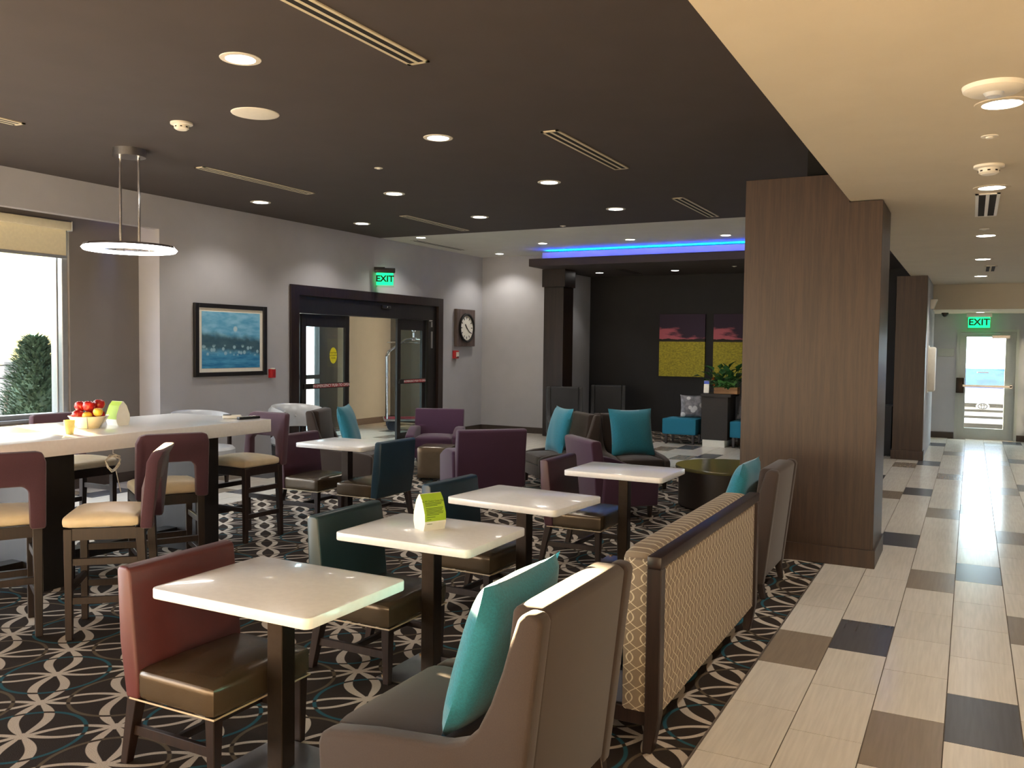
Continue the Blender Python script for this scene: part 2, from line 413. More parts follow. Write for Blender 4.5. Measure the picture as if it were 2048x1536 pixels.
# ------------------------------------------------------------------ structure
WX, FY, ZC, ZL = -8.59, 15.03, 3.41, 2.822      # left wall, far wall, main ceiling, corridor ceiling
EX, ACC = 18.8, 16.75                            # exit wall, alcove wall
REC = -8.95                                      # back plane of the window recess
def wall_left(bm):
    box(bm, -8.70, WX, -3.5, 7.28, 3.02, ZC)                  # lintel over the window bays
    box(bm, -9.15, WX, 7.28, 9.56, 0, ZC); box(bm, -8.94, WX, 9.56, 13.52, 2.47, ZC); box(bm, -8.94, WX, 13.52, FY+.2, 0, ZC)
struct('wall_left', wall_left, 'wallgrey')
def wall_recess(bm):
    box(bm, REC-.2, REC, 6.36, 7.29, 0, 3.41); box(bm, REC-.2, REC, 2.5, 6.36, 0, .83); box(bm, REC-.2, REC, -3.5, 6.36, 2.95, 3.41)
    box(bm, REC-.2, REC, 2.5, 2.75, .83, 2.95); box(bm, REC-.2, REC, -3.5, 2.5, 0, .1)
struct('wall_window_recess', wall_recess, 'taupe')
struct('wall_far', lambda bm: box(bm, WX, -7.0, FY, FY+.2, 0, ZC), 'wallgrey')
struct('wall_alcove_side', lambda bm: box(bm, -7.2, -7.0, FY+.2, ACC, 0, ZC), 'wallgrey')
struct('wall_alcove', lambda bm: box(bm, -7.2, -.64, ACC, ACC+.2, 0, ZC), 'accent')
def ceil_dark(bm): box(bm, WX-.56, -.86, -3.5, 11.66, ZC, ZC+.15)
struct('ceiling_dark', ceil_dark, 'darkceil')
struct('ceiling_far', lambda bm: box(bm, WX, -.86, 11.66, ACC, ZC, ZC+.15), 'white_ceiling')
def ceil_corr(bm): box(bm, -.86, 4.2, -3.5, 16.85, ZL, ZC+.15)
struct('ceiling_corridor', ceil_corr, 'cream')
struct('ceiling_lobby_end', lambda bm: box(bm, -.9, 4.2, 16.85, EX, 2.395, ZC+.15), 'cream')
def wall_right(bm): box(bm, 4.2, 4.4, -3.5, 15.5, 0, ZC)
struct('wall_right', wall_right, 'wallgrey')
struct('wall_corridor_right', lambda bm: (box(bm, .92, 4.2, 17.7, EX, 0, 2.395), box(bm, 1.9, 4.2, 15.5, 17.7, 0, ZL)), 'wallgrey')
def wall_back(bm): box(bm, REC-.2, 4.4, -3.7, -3.5, 0, ZC+.15)
struct('wall_back', wall_back, 'wallgrey')
DXL, DXR = px(1917, 760, 1, EX).x, px(2030, 760, 1, EX).x     # exit door edges
GXL, GXR = px(1931, 760, 1, EX).x, px(2009, 760, 1, EX).x
DTOP = px(1970, 664, 1, EX).z
def wall_exit(bm):
    box(bm, -1.6, DXL, EX, EX+.18, 0, 2.5); box(bm, DXR, 4.2, EX, EX+.18, 0, 2.5); box(bm, DXL, DXR, EX, EX+.18, DTOP, 2.5)
struct('wall_exit', wall_exit, 'wallgrey')
struct('wall_corridor_left', lambda bm: (box(bm, -1.05, -.62, 14.95, 17.75, 0, ZL), box(bm, -1.6, -.75, 17.75, EX, 0, 2.5)), 'wallgrey')
for i, (x0, x1, y0, y1) in enumerate([(WX, WX+.015, 7.28, 9.52), (WX, WX+.015, 13.56, FY), (WX+.015, -7.2, FY-.015, FY), (-.75, DXL-.06, EX-.015, EX), (DXR+.05, .92, EX-.015, EX), (REC, REC+.015, 2.75, 7.28)]):
    struct('baseboard_%s' % ['left', 'left_far', 'far', 'exit', 'exit_right', 'window'][i], lambda bm: box(bm, x0, x1, y0, y1, 0, .115, .003, 1), 'base')
struct('trim_1', lambda bm: box(bm, -.77, -.735, 17.72, 17.75, 0, 2.395), 'whitepaint', label='white corner guard strip')
# pillars: walnut cladding, plinth, dark head up to the ceiling
def pillar(name, x0, x1, y0, y1, zt, label, head=None):
    p = thing(name, label, 'pillar', ((x0+x1)/2, (y0+y1)/2, 0)); hx, hy = (x1-x0)/2, (y1-y0)/2
    p['kind'] = 'structure'
    xs = head[0]-(x0+x1)/2 if head else hx
    pts = [(-hx, 0), (hx, 0), (hx, zt)]+([(xs, zt), (xs, head[1]), (-hx, head[1])] if head else [(-hx, zt)])
    mk('cladding', lambda bm: prism(bm, pts, 'y', -hy, hy, .002, 1), 'pillarwood', p)
    mk('plinth', lambda bm: (box(bm, -hx-.016, hx+.016, -hy-.016, -hy, 0, .14, .002, 1), box(bm, hx, hx+.016, -hy, hy, 0, .14), box(bm, -hx-.016, -hx, -hy, hy, 0, .14)), 'pillarwood', p)
    return p
p1 = pillar('column_front', -1.655, -.625, 7.18, 7.9, 2.815, 'wide walnut clad column between carpet and corridor', (-.865, 3.035))
mk('core', lambda bm: box(bm, -.1, .2, .0, .3, 3.035, ZC), 'slot', p1)
p2 = pillar('column_back', -1.05, -.62, 14.7, 14.95, 2.82, 'dark walnut clad column near the exit door')
# cove canopy over the alcove
cn = thing('canopy_soffit', 'dark soffit canopy with blue LED cove over the charcoal alcove', 'canopy', (-4.0, 15.4, 3.11)); cn['kind'] = 'structure'
mk('slab', lambda bm: box(bm, -3.1, 3.14, -1.3, ACC-15.4, 0, .12, .004, 1), 'darkceil', cn)
mk('upstand', lambda bm: box(bm, -2.93, 3.14, -1.1, ACC-15.4, .12, .262), 'white_ceiling', cn)
mk('lip', lambda bm: box(bm, -3.1, 3.14, -1.3, -1.285, .12, .135), 'darkceil', cn)
mk('led_strip', lambda bm: box(bm, -2.9, 3.1, -1.265, -1.25, .12, .126), 'led', cn)['label'] = 'glowing blue LED strip in front of the upstand'
mk('led_strip', lambda bm: box(bm, -2.85, 3.1, -1.03, -1.01, .262, .268), 'ledtop', cn)['label'] = 'glowing blue LED strip above the upstand'
ac = thing('column_alcove', 'dark column with wider capital at the edge of the charcoal alcove', 'column', (-6.9, 14.95, 0)); ac['kind'] = 'structure'
mk('shaft', lambda bm: box(bm, -.2, .2, -.2, .25, 0, 2.78, .003, 1), 'darkwood', ac)
mk('capital', lambda bm: box(bm, -.23, .24, -.23, .25, 2.78, 3.11, .003, 1), 'darkwood', ac)
# vestibule
VX = -11.2
VYB, VYJ = px(638, 700, 0, VX).y, px(674, 700, 0, VX).y
struct('wall_vestibule', lambda bm: (box(bm, VX-.2, VX, VYJ, 15.8, 0, 2.75), box(bm, VX, -8.94, 15.6, 15.8, 0, 2.75), box(bm, VX-.2, VX, 9.0, VYJ, 2.3, 2.75), box(bm, VX, -8.94, 8.8, 9.0, 0, 2.75), box(bm, VX-.2, VX, 8.8, 9.4, 0, 2.3)), 'vestwall')
struct('ceiling_vestibule', lambda bm: box(bm, VX-.2, -8.94, 8.8, 15.8, 2.75, 2.85), 'cream')
struct('baseboard_vestibule', lambda bm: (box(bm, VX, VX+.015, VYJ, 15.6, 0, .13), box(bm, VX, -8.94, 15.585, 15.6, 0, .13)), 'base')
# floors
CX1 = -.968; CXL = -6.82; CYF = 11.9
def floor_slab(bm):
    box(bm, VX-.2, 4.4, -3.7, 19.0, -.12, -.006)
fl = struct('floor', floor_slab, 'grout')
struct('carpet_lounge', lambda bm: box(bm, CXL, CX1-.01, -3.5, CYF, -.006, 0), 'carpet')
struct('carpet_alcove', lambda bm: box(bm, -7.0, -1.06, 14.95, ACC, -.006, 0), 'carpet')
struct('trim_2', lambda bm: (box(bm, CX1-.01, CX1, -3.5, CYF, -.006, .001), box(bm, CXL-.01, CXL, -3.5, CYF, -.006, .001), box(bm, CXL-.01, CX1, CYF, CYF+.01, -.006, .001)), 'metalstrip', label='thin metal strip along the carpet edge')
TP, TW = .597, .305
def rects(x0, x1, y0, y1):                        # tile floor minus the carpets
    out = []
    for (a, b, c, d) in [(CX1, 4.2, -3.5, EX), (WX-.36, CXL-.01, -3.5, CYF), (WX, CX1, CYF+.01, 14.95), (VX, WX-.36, 9.0, 15.6), (-7.0-1.59, -7.0, 14.95, FY)]:
        q = (max(x0, a), min(x1, b), max(y0, c), min(y1, d))
        if q[1]-q[0] > .01 and q[3]-q[2] > .01: out.append(q)
    return out
tiles = []
for ci in range(-34, 15):
    k = ci; x0 = -.971+TW*ci
    off = 1.754+(.398+1.592)*(k//2)+(.398 if k % 2 else 0)      # where the coloured tile starts in this column
    for j in range(-12, 40):
        yb = (off % (TP*5))+TP*j-TP*5
        if yb > EX or yb+TP < -1: continue
        kind = ('tile_brown' if k % 2 == 0 else 'tile_dark') if (j % 5) == 0 else 'tile_cream'
        for (a, b, c, d) in rects(x0+.0024, x0+TW-.0024, yb+.002, yb+TP-.002):
            u, v, wq = proj(((a+b)/2, (c+d)/2, 0))
            vis = wq > 1 and -60 < u < 2110 and v < 1600
            tiles.append(((b-a)*(d-c)/wq**3 if vis else 0, a, b, c, d, kind))
tiles.sort(reverse=True)
tmesh = {}
for kd in ('tile_cream', 'tile_brown', 'tile_dark'):
    bm = bmesh.new(); box(bm, -.5, .5, -.5, .5, -.005, 0); me = bpy.data.meshes.new(kd); bm.to_mesh(me); bm.free(); me.materials.append(M[kd]); tmesh[kd] = me
for sc, a, b, c, d, kd in tiles[:298]:
    o = bpy.data.objects.new('tile', tmesh[kd]); COL.objects.link(o); o.parent = fl
    o.location = ((a+b)/2, (c+d)/2, 0); o.scale = (b-a, d-c, 1)
rest = {k: bmesh.new() for k in tmesh}
for sc, a, b, c, d, kd in tiles[298:]:
    t = rest[kd]; vs = [t.verts.new(p) for p in ((a, c, -.0002), (b, c, -.0002), (b, d, -.0002), (a, d, -.0002))]; t.faces.new(vs)
me = bpy.data.meshes.new('tile_field'); bm = bmesh.new()
for i, kd in enumerate(tmesh):
    me2 = bpy.data.meshes.new('t'); rest[kd].to_mesh(me2); n0 = len(bm.faces); bm.from_mesh(me2); bm.faces.ensure_lookup_table()
    for f in bm.faces[n0:]: f.material_index = i
    me.materials.append(M[kd])
bm.to_mesh(me); bm.free(); tf = bpy.data.objects.new('tile_field', me); COL.objects.link(tf); tf.parent = fl; tf['kind'] = 'stuff'
# outdoors
struct('ground', lambda bm: (box(bm, -60, VX-.2, -40, 60, -.25, -.15), box(bm, VX-.2, REC-.2, -40, 8.8, -.25, -.15), box(bm, VX-.2, 40, EX+.18, 60, -.25, -.15)), 'concrete')
# ------------------------------------------------------------------ windows and doors
def window(name, y0, y1, lab, z0=.83):
    o = mk(name, lambda bm: [box(bm, REC-.13, REC-.03, a, b, c, d, .004, 1) for a, b, c, d in ((y1-.07, y1, z0, 2.95), (y0, y0+.07, z0, 2.95), (y0, y1, z0, z0+.05), (y0, y1, 2.9, 2.95), (y1-.14, y1-.115, z0+.05, 2.9))], 'alu')
    o['kind'] = 'structure'; o['label'] = lab
    mk('window_pane', lambda bm: box(bm, REC-.085, REC-.075, y0+.07, y1-.07, z0+.05, 2.9), 'glass', o)
    mk('window_sill', lambda bm: box(bm, REC-.03, REC+.03, y0, y1, z0-.03, z0, .004, 1), 'alu', o)
    return o
window('window_1', 2.75, 6.36, 'tall aluminium framed window beside the long white table')
window('window_added', -3.4, 2.5, 'floor to ceiling glazing added out of view to let in sun', .1)  # added unseen glazing, sun on the floor behind the camera gives warm bounce
def roller(y0, y1, lab):
    t = thing('roller_shade', lab, 'shade', (REC+.03, (y0+y1)/2, 2.62)); h = (y1-y0)/2
    mk('fabric', lambda bm: box(bm, 0, .004, -h, h, 0, .3), 'shade', t)
    mk('hem_bar', lambda bm: box(bm, -.006, .012, -h, h, -.035, 0, .004, 1), 'alu', t)
    mk('fascia', lambda bm: box(bm, -.025, .06, -h-.03, h+.03, .28, .37, .008, 2), 'shade', t)
    mk('end_cap', lambda bm: box(bm, -.028, .065, h+.03, h+.045, .27, .38, .006, 1), 'alu', t)
roller(2.72, 6.3, 'cream roller shade pulled part way down the window by the long table')
# entrance: dark casing, header, sliding panels
def casing(bm):
    prism(bm, [(9.52, 0), (9.52, 2.52), (13.56, 2.52), (13.56, 0), (13.40, 0), (13.40, 2.375), (9.70, 2.375), (9.70, 0)], 'x', WX, WX+.03, .003, 1)
    box(bm, -8.94, WX, 9.56, 9.70, 0, 2.375); box(bm, -8.94, WX, 13.40, 13.52, 0, 2.375); box(bm, -8.94, WX, 9.56, 13.52, 2.375, 2.47)
d1 = struct('door_1', casing, 'darkwood', label='dark casing of the automatic entrance')
mk('header', lambda bm: box(bm, -8.8, WX-.02, 9.70, 13.40, 2.12, 2.375, .004, 1), 'blackwood', d1)
mk('sensor', lambda bm: box(bm, WX-.02, WX+.02, 11.72, 11.95, 2.27, 2.32, .008, 2), 'black', d1)
mk('sensor_eye', lambda bm: sphere(bm, (WX+.02, 11.85, 2.295), .012), 'chrome', d1)
def slider(y0, y1, x, nm, lab, gap=None, sticker=True):
    t = thing('sliding_door_panel', lab, 'door panel', (x, (y0+y1)/2, 0)); h = (y1-y0)/2
    mk('frame', lambda bm: (box(bm, -.022, .022, -h, -h+.10, 0, 2.115, .003, 1), box(bm, -.022, .022, h-.10, h, 0, 2.115, .003, 1), box(bm, -.022, .022, -h+.1, h-.1, 1.93, 2.115), box(bm, -.022, .022, -h+.1, h-.1, 0, .16)), 'blackwood', t)
    mk('pane', lambda bm: box(bm, -.004, .004, -h+.1, h-.1, .16, 1.93), 'doorglass', t)
    pb = mk('push_bar', lambda bm: box(bm, .022, .05, -h+.02, h-.02, 1.005, 1.085, .004, 1), 'blackwood', t)
    L = h*1.5
    mk('label_strip', lambda bm: box(bm, .05, .052, h-.05-L, h-.05, 1.018, 1.072), 'redtape', pb)
    text('lettering', 'IN EMERGENCY PUSH TO OPEN', L*.073, 'whitepaint', pb, (.0535, h-.05-L/2, 1.045), FACE_PX, .0005)
    if sticker:
        st = mk('sticker', lambda bm: prism(bm, [(.085*cos(a*pi/12), 1.5+.125*sin(a*pi/12)) for a in range(24)], 'x', .0045, .006), 'yellow', t)
        st.location.y = sticker if not isinstance(sticker, bool) else 0
        for k, (s_, dz) in enumerate((('CAUTION', .04), ('AUTOMATIC', .0), ('DOOR', -.04))):
            text('lettering', s_, .034, 'black', st, (.0065, 0, 1.5+dz), FACE_PX, .0004)
    return t
slider(9.86, 10.96, WX-.09, 'l', 'dark sliding entrance panel beside the tufted chair, red push label', sticker=.18)
slider(12.26, 13.12, WX-.09, 'r', 'dark sliding entrance panel in front of the luggage cart, red push label', sticker=.0)
mk('side_light_frame', lambda bm: (box(bm, WX-.14, WX-.11, 9.70, 9.78, 0, 2.12), box(bm, WX-.2, WX-.02, 13.14, 13.40, 0, 2.12, .004, 1)), 'blackwood', d1)
mk('latch_plate', lambda bm: (box(bm, WX-.02, WX-.012, 13.22, 13.27, 1.62, 1.92), box(bm, WX-.02, WX-.012, 13.22, 13.26, 2.0, 2.09), box(bm, WX-.02, WX-.008, 13.16, 13.25, 2.1, 2.125)), 'steel', d1)
def outer(bm):
    for y0, y1 in ((9.4, 9.52), (10.62, 10.74), (px(606, 700, 0, VX).y, px(611, 700, 0, VX).y), (VYB, VYJ)): box(bm, VX-.12, VX+.02, y0, y1, 0, 2.3, .004, 1)
    box(bm, VX-.12, VX+.02, 9.4, VYJ, 2.08, 2.3); box(bm, VX-.06, VX+.03, 9.5, VYB, 1.0, 1.08)
d2 = struct('door_2', outer, 'blackwood', label='dark framed outer glass doors of the vestibule')
mk('pane', lambda bm: box(bm, VX-.055, VX-.045, 9.5, VYB, 0.02, 2.1), 'doorglass', d2)
# exit door
d3 = struct('door_3', lambda bm: (box(bm, DXL-.05, DXL, EX-.03, EX+.02, 0, DTOP+.05), box(bm, DXR, DXR+.05, EX-.03, EX+.02, 0, DTOP+.05), box(bm, DXL, DXR, EX-.03, EX+.02, DTOP, DTOP+.05)), 'door_paint', label='grey metal exit door with tall glass')
GZ0, GZ1 = px(1965, 857, 1, EX).z, px(1965, 674, 1, EX).z
mk('door_leaf', lambda bm: (box(bm, DXL, GXL, EX+.005, EX+.05, 0, DTOP), box(bm, GXR, DXR, EX+.005, EX+.05, 0, DTOP), box(bm, GXL, GXR, EX+.005, EX+.05, 0, GZ0), box(bm, GXL, GXR, EX+.005, EX+.05, GZ1, DTOP)), 'door_paint', d3)
mk('pane', lambda bm: box(bm, GXL, GXR, EX+.018, EX+.026, GZ0, GZ1), 'doorglass', d3)
mk('push_bar', lambda bm: (box(bm, GXL-.05, GXR+.13, EX-.07, EX-.035, 1.0, 1.045, .006, 1), box(bm, GXR+.09, GXR+.13, EX-.07, EX, .99, 1.055), box(bm, GXL-.12, GXL-.03, EX-.03, EX, .99, 1.05)), 'steel', d3)
mk('lock_box', lambda bm: box(bm, GXL-.16, GXL-.02, EX-.055, EX, .88, 1.17, .008, 2), 'bronze', d3)
mk('door_closer', lambda bm: (box(bm, GXL+.42, GXL+.72, EX-.07, EX, DTOP-.12, DTOP-.06, .006, 1), tube(bm, [(GXL-.1, EX-.05, DTOP-.02), (GXL+.55, EX-.16, DTOP-.03)], .012, 6)), 'steel', d3)
# ------------------------------------------------------------------ lamps
def downlight(x, y, z, r, label, group, power, lens='lamp', trim='plastic_white', spread=125, col=(1, .92, .82)):
    t = thing('downlight', label, 'ceiling light', (x, y, z), 0, group)
    mk('trim_ring', lambda bm: lathe(bm, [(r*.72, .0), (r*.74, -.006), (r, -.004), (r*1.02, 0)], n=28), trim, t)
    mk('lens', lambda bm: lathe(bm, [(0, -.0035), (r*.72, -.0035), (r*.73, 0)], n=28), lens, t)
    ld = bpy.data.lights.new('bulb', 'SPOT'); ld.energy = power; ld.spot_size = radians(spread); ld.spot_blend = .6; ld.shadow_soft_size = r*.6; ld.color = col
    lo = bpy.data.objects.new('bulb', ld); COL.objects.link(lo); lo.parent = t; lo.location = (0, 0, -.02)
    return t
PW = 42
for x, ys in ((-4.0, (4.0, 6.23, 8.4, 10.35)), (-5.92, (8.3, 10.27)), (-7.8, (8.13, 10.15))):
    for y in ys: downlight(x, y, ZC, .122, 'round downlight in the dark brown ceiling', 'downlights in the dark ceiling', PW)
for x, y in ((-6.44, 13.3), (-4.91, 13.36), (-3.38, 13.4), (-7.92, 11.85), (-7.92, 14.5)):
    downlight(x, y, ZC, .1, 'small round downlight in the white far ceiling', 'downlights in the far white ceiling', PW, 'lampfar', 'white_ceiling')
for x, y in ((-6.4, 15.75), (-4.9, 15.75)): downlight(x, y, 3.11, .1, 'small round downlight under the dark alcove canopy', 'downlights under the canopy', 14, 'lampfar', 'darkceil', 100)
for y in (4.65, 6.98, 9.83, 12.32, 15.08): downlight(.09, y, ZL, .115, 'round downlight in the cream corridor ceiling', 'corridor downlights', 60, 'lamp', 'cream')
downlight(.12, 18.1, 2.395, .1, 'small round downlight right above the exit door', None, 10, 'lampfar', 'cream')
for y in (2.2, -.3): downlight(.09, y, ZL, .115, 'round downlight in the cream ceiling beyond the frame', 'corridor downlights out of view', 12, 'lamp', 'cream')
# pendant ring
pc = px(253, 303, 2, ZC); PXc, PYc = pc.x+.1, pc.y-.05
rz_ = px(250, 497, 0, PXc).z
t = thing('ring_pendant', 'glowing ring pendant lamp on two chrome rods near the window', 'pendant lamp', (PXc, PYc, ZC), radians(20))
RR_ = .385
mk('canopy', lambda bm: cyl(bm, 0, 0, -.07, 0, .14, 32), 'steel', t)
for s in (-1, 1): mk('rod', lambda bm: tube(bm, [(s*.09, 0, rz_-ZC+.03), (s*.09, 0, -.06)], .012, 10), 'chrome', t)
def ringp(bm): lathe(bm, [(RR_-.14, .02), (RR_, .02), (RR_+.012, .0), (RR_, -.012), (RR_-.14, -.012), (RR_-.14, .02)], n=56)
rg = mk('ring_body', ringp, 'chrome', t); rg.location.z = rz_-ZC+.012
rl = mk('ring_lens', lambda bm: lathe(bm, [(RR_-.135, 0), (RR_+.004, 0), (RR_+.018, .018), (RR_+.004, .034)], n=56), 'ringlamp', t); rl.location.z = rz_-ZC-.018
mk('crossbar', lambda bm: box(bm, -RR_+.1, RR_-.1, -.02, .02, rz_-ZC+.02, rz_-ZC+.035), 'chrome', t)
# blue accent lamp in the window recess
bx = thing('blue_accent_light', 'small blue accent lamp hidden under the window lintel', 'accent light', (REC+.1, 6.86, 3.33))
mk('housing', lambda bm: cyl(bm, 0, 0, -.03, .02, .03, 16), 'black', bx)
mk('lens', lambda bm: cyl(bm, 0, 0, -.034, -.03, .024, 16), 'led', bx)
ld = bpy.data.lights.new('bulb', 'SPOT'); ld.energy = 30; ld.color = (.05, .25, 1); ld.spot_size = radians(40); ld.spot_blend = 1; ld.shadow_soft_size = .02
lo = bpy.data.objects.new('bulb', ld); COL.objects.link(lo); lo.parent = bx; lo.location = (0, 0, -.04); lo.rotation_euler = (0, radians(-6), 0)
# ------------------------------------------------------------------ ceiling fittings
def vent(x0, x1, y0, y1, z, label, group=None, mat='vent', nslot=2):
    t = thing('air_vent', label, 'air vent', ((x0+x1)/2, (y0+y1)/2, z), 0, group); hx, hy = (x1-x0)/2, (y1-y0)/2
    mk('frame', lambda bm: (box(bm, -hx, hx, -hy, -hy+.03, -.008, 0), box(bm, -hx, hx, hy-.03, hy, -.008, 0), box(bm, -hx, -hx+.022, -hy, hy, -.008, 0), box(bm, hx-.022, hx, -hy, hy, -.008, 0)), mat, t)
    mk('slot', lambda bm: box(bm, -hx+.02, hx-.02, -hy+.02, hy-.02, -.0072, 0), 'slot', t)
    for k in range(1, nslot):
        xx = -hx+.022+(2*hx-.044)*k/nslot
        mk('blade', lambda bm: box(bm, xx-.012, xx+.012, -hy+.03, hy-.03, -.008, -.001), mat, t)
    return t
for i, (x0, x1, y0, y1) in enumerate([(-3.13, -2.98, 2.9, 4.54), (-3.13, -2.98, 6.4, 8.05), (-3.13, -2.98, 9.86, 11.45), (-6.87, -6.74, 6.25, 7.9), (-6.87, -6.74, 9.75, 11.38), (-6.87, -6.74, 2.8, 4.42)]):
    vent(x0, x1, y0, y1, ZC, ['long slotted air vent in the dark ceiling above the foremost white cafe table', 'slotted air vent in the dark ceiling along the cream soffit, middle one of three', 'slotted air vent in the dark ceiling next to the walnut column', 'slotted air vent in the dark ceiling above the framed seascape side', 'slotted air vent in the dark ceiling in front of the white far ceiling', 'slotted air vent in the dark ceiling beyond the ring pendant'][i], 'vents in the dark ceiling')
vent(-.01, .15, 7.22, 8.4, ZL, 'pale slotted air vent in the cream corridor ceiling behind the second downlight', None, 'plastic_white')
vent(.12, .27, 13.3, 14.2, ZL, 'dark slotted air vent in the far cream corridor ceiling', None, 'cream')
vent(-5.85, -5.7, 15.2, 16.2, 3.11, 'dark slotted air vent under the alcove canopy', None, 'darkceil')
vent(-8.3, -8.15, 12.1, 13.7, ZC, 'white slotted air vent in the far white ceiling by the wall', None, 'white_ceiling')
one('ceiling_speaker', lambda bm: lathe(bm, [(0, -.008), (.16, -.008), (.175, -.004), (.178, 0)], n=40), 'plastic_white', 'large round flat ceiling speaker in the dark ceiling', 'speaker', (-4.84, 4.99, ZC))
def detector(x, y, z, label, s=1.0):
    t = thing('smoke_detector', label, 'smoke detector', (x, y, z))
    mk('base', lambda bm: lathe(bm, [(.085*s, 0), (.085*s, -.014*s), (.07*s, -.02*s), (0, -.02*s)], n=28), 'plastic_white', t)
    mk('sensor_head', lambda bm: lathe(bm, [(.06*s, -.018*s), (.056*s, -.045*s), (.04*s, -.056*s), (0, -.056*s)], n=28), 'plastic_white', t)
    for k in range(8):
        mk('grille_slot', lambda bm: box(bm, .052*s, .0595*s, -.008, .008, -.04*s, -.032*s), 'slot', t).rotation_euler.z = k*pi/4
detector(-5.58, 4.95, ZC, 'cream smoke detector on the dark ceiling above the long table')
detector(.06, 6.15, ZL, 'cream smoke detector on the corridor ceiling')
t = thing('alarm_strobe', 'round white ceiling strobe next to the first corridor downlight', 'alarm strobe', (.05, 4.33, ZL))
mk('base', lambda bm: lathe(bm, [(.125, 0), (.12, -.018), (.1, -.03), (0, -.03)], n=36), 'plastic_white', t)
mk('lens', lambda bm: lathe(bm, [(.042, -.028), (.03, -.045), (0, -.05)], n=24), 'silvervinyl', t)
mk('label_strip', lambda bm: box(bm, -.025, .025, .05, .07, -.033, -.03), 'red', t)
for i, (x, y, z, mt_) in enumerate([(-5.21, 7.04, ZC, 'plastic_white'), (-5.25, 11.5, ZC, 'plastic_white'), (.05, 5.32, ZL, 'plastic_white'), (.07, 9.3, ZL, 'plastic_white'), (-3.7, 15.3, 3.11, 'plastic_white')]):
    t = thing('sprinkler_cover', ['small round white sprinkler cover mid dark ceiling', 'small round sprinkler cover at the far edge of the dark ceiling', 'small round sprinkler cover between strobe and smoke detector', 'small round sprinkler cover in front of the third corridor downlight', 'small sprinkler cover under the alcove canopy'][i], 'sprinkler', (x, y, z))
    mk('cover_plate', lambda bm: lathe(bm, [(.042, 0), (.042, -.004), (0, -.005)], n=20), mt_, t)
    mk('plunger', lambda bm: lathe(bm, [(.02, -.005), (.018, -.012), (0, -.013)], n=16), mt_, t)
# ------------------------------------------------------------------ wall things on the left wall
py0, py1, pz0, pz1 = 7.78, 9.04, 1.243, 2.172
t = thing('framed_picture', 'blue abstract seascape print with white mat in a dark frame', 'picture', (WX, (py0+py1)/2, pz0)); h = (py1-py0)/2; H_ = pz1-pz0
mk('frame', lambda bm: [box(bm, 0, .04, a, b, c, d, .004, 1) for a, b, c, d in ((-h, -h+.07, 0, H_), (h-.07, h, 0, H_), (-h+.07, h-.07, 0, .055), (-h+.07, h-.07, H_-.055, H_))], 'blackwood', t)
mk('mat_board', lambda bm: box(bm, .0, .018, -h+.06, h-.06, .05, H_-.05), 'paper', t)
mk('print', lambda bm: box(bm, .018, .021, -h+.125, h-.125, .105, H_-.1), 'sea', t)
t = thing('wall_clock', 'square distressed wood wall clock with white oval-looking dial beside the entrance', 'clock', (WX, 14.31, 1.66)); h = .335
mk('board', lambda bm: box(bm, 0, .07, -h, h, 0, .70, .006, 1), wood('clock_wood', (70, 58, 56), (104, 90, 86), .7), t)
mk('rim', lambda bm: (lathe(bm, [(.235, 0), (.275, 0), (.275, .03), (.255, .04), (.235, .03), (.235, 0)], n=40), rot(bm, pi/2, 'Y'), bmesh.ops.translate(bm, verts=bm.verts[:], vec=(.07, 0, .35))), 'blackwood', t)
dl = mk('dial', lambda bm: (lathe(bm, [(0, .008), (.238, .008), (.238, 0)], n=40), rot(bm, pi/2, 'Y'), bmesh.ops.translate(bm, verts=bm.verts[:], vec=(.07, 0, .35))), 'paper', t)
for k in range(12):
    a = k*pi/6; mk('hour_mark', lambda bm: (box(bm, 0, .003, -.008, .008, .165, .21), rot(bm, -a, 'X')), 'black', dl).location = (.079, 0, .35)
for ang, ln, wd, nm in ((radians(232), .15, .009, 'minute_hand'), (radians(40), .09, .012, 'hour_hand')):
    mk(nm, lambda bm: (box(bm, 0, .004, -wd, wd, -.03, ln, .001, 1), rot(bm, ang, 'X')), 'black', dl).location = (.084, 0, .35)
t = thing('fire_alarm_pull', 'red fire alarm pull box with white face below the wall clock', 'fire alarm', (WX, 14.0, 1.43))
mk('housing', lambda bm: box(bm, 0, .06, -.07, .07, 0, .15, .008, 2), 'red', t)
mk('face_plate', lambda bm: box(bm, .06, .064, -.03, .062, .03, .12), 'plastic_white', t)
mk('pull_lever', lambda bm: box(bm, .064, .075, -.02, .05, .02, .04, .003, 1), 'black', t)
t = thing('fire_alarm_strobe', 'small red wall unit beside the framed seascape', 'fire alarm', (WX, 9.14, 1.2))
mk('housing', lambda bm: box(bm, 0, .06, -.045, .045, 0, .12, .008, 2), 'red', t)
mk('lens', lambda bm: box(bm, .02, .062, -.03, .03, .115, .135, .005, 1), 'plastic_white', t)
mk('rib', lambda bm: box(bm, .06, .066, -.012, .012, .02, .09), 'redtape', t)
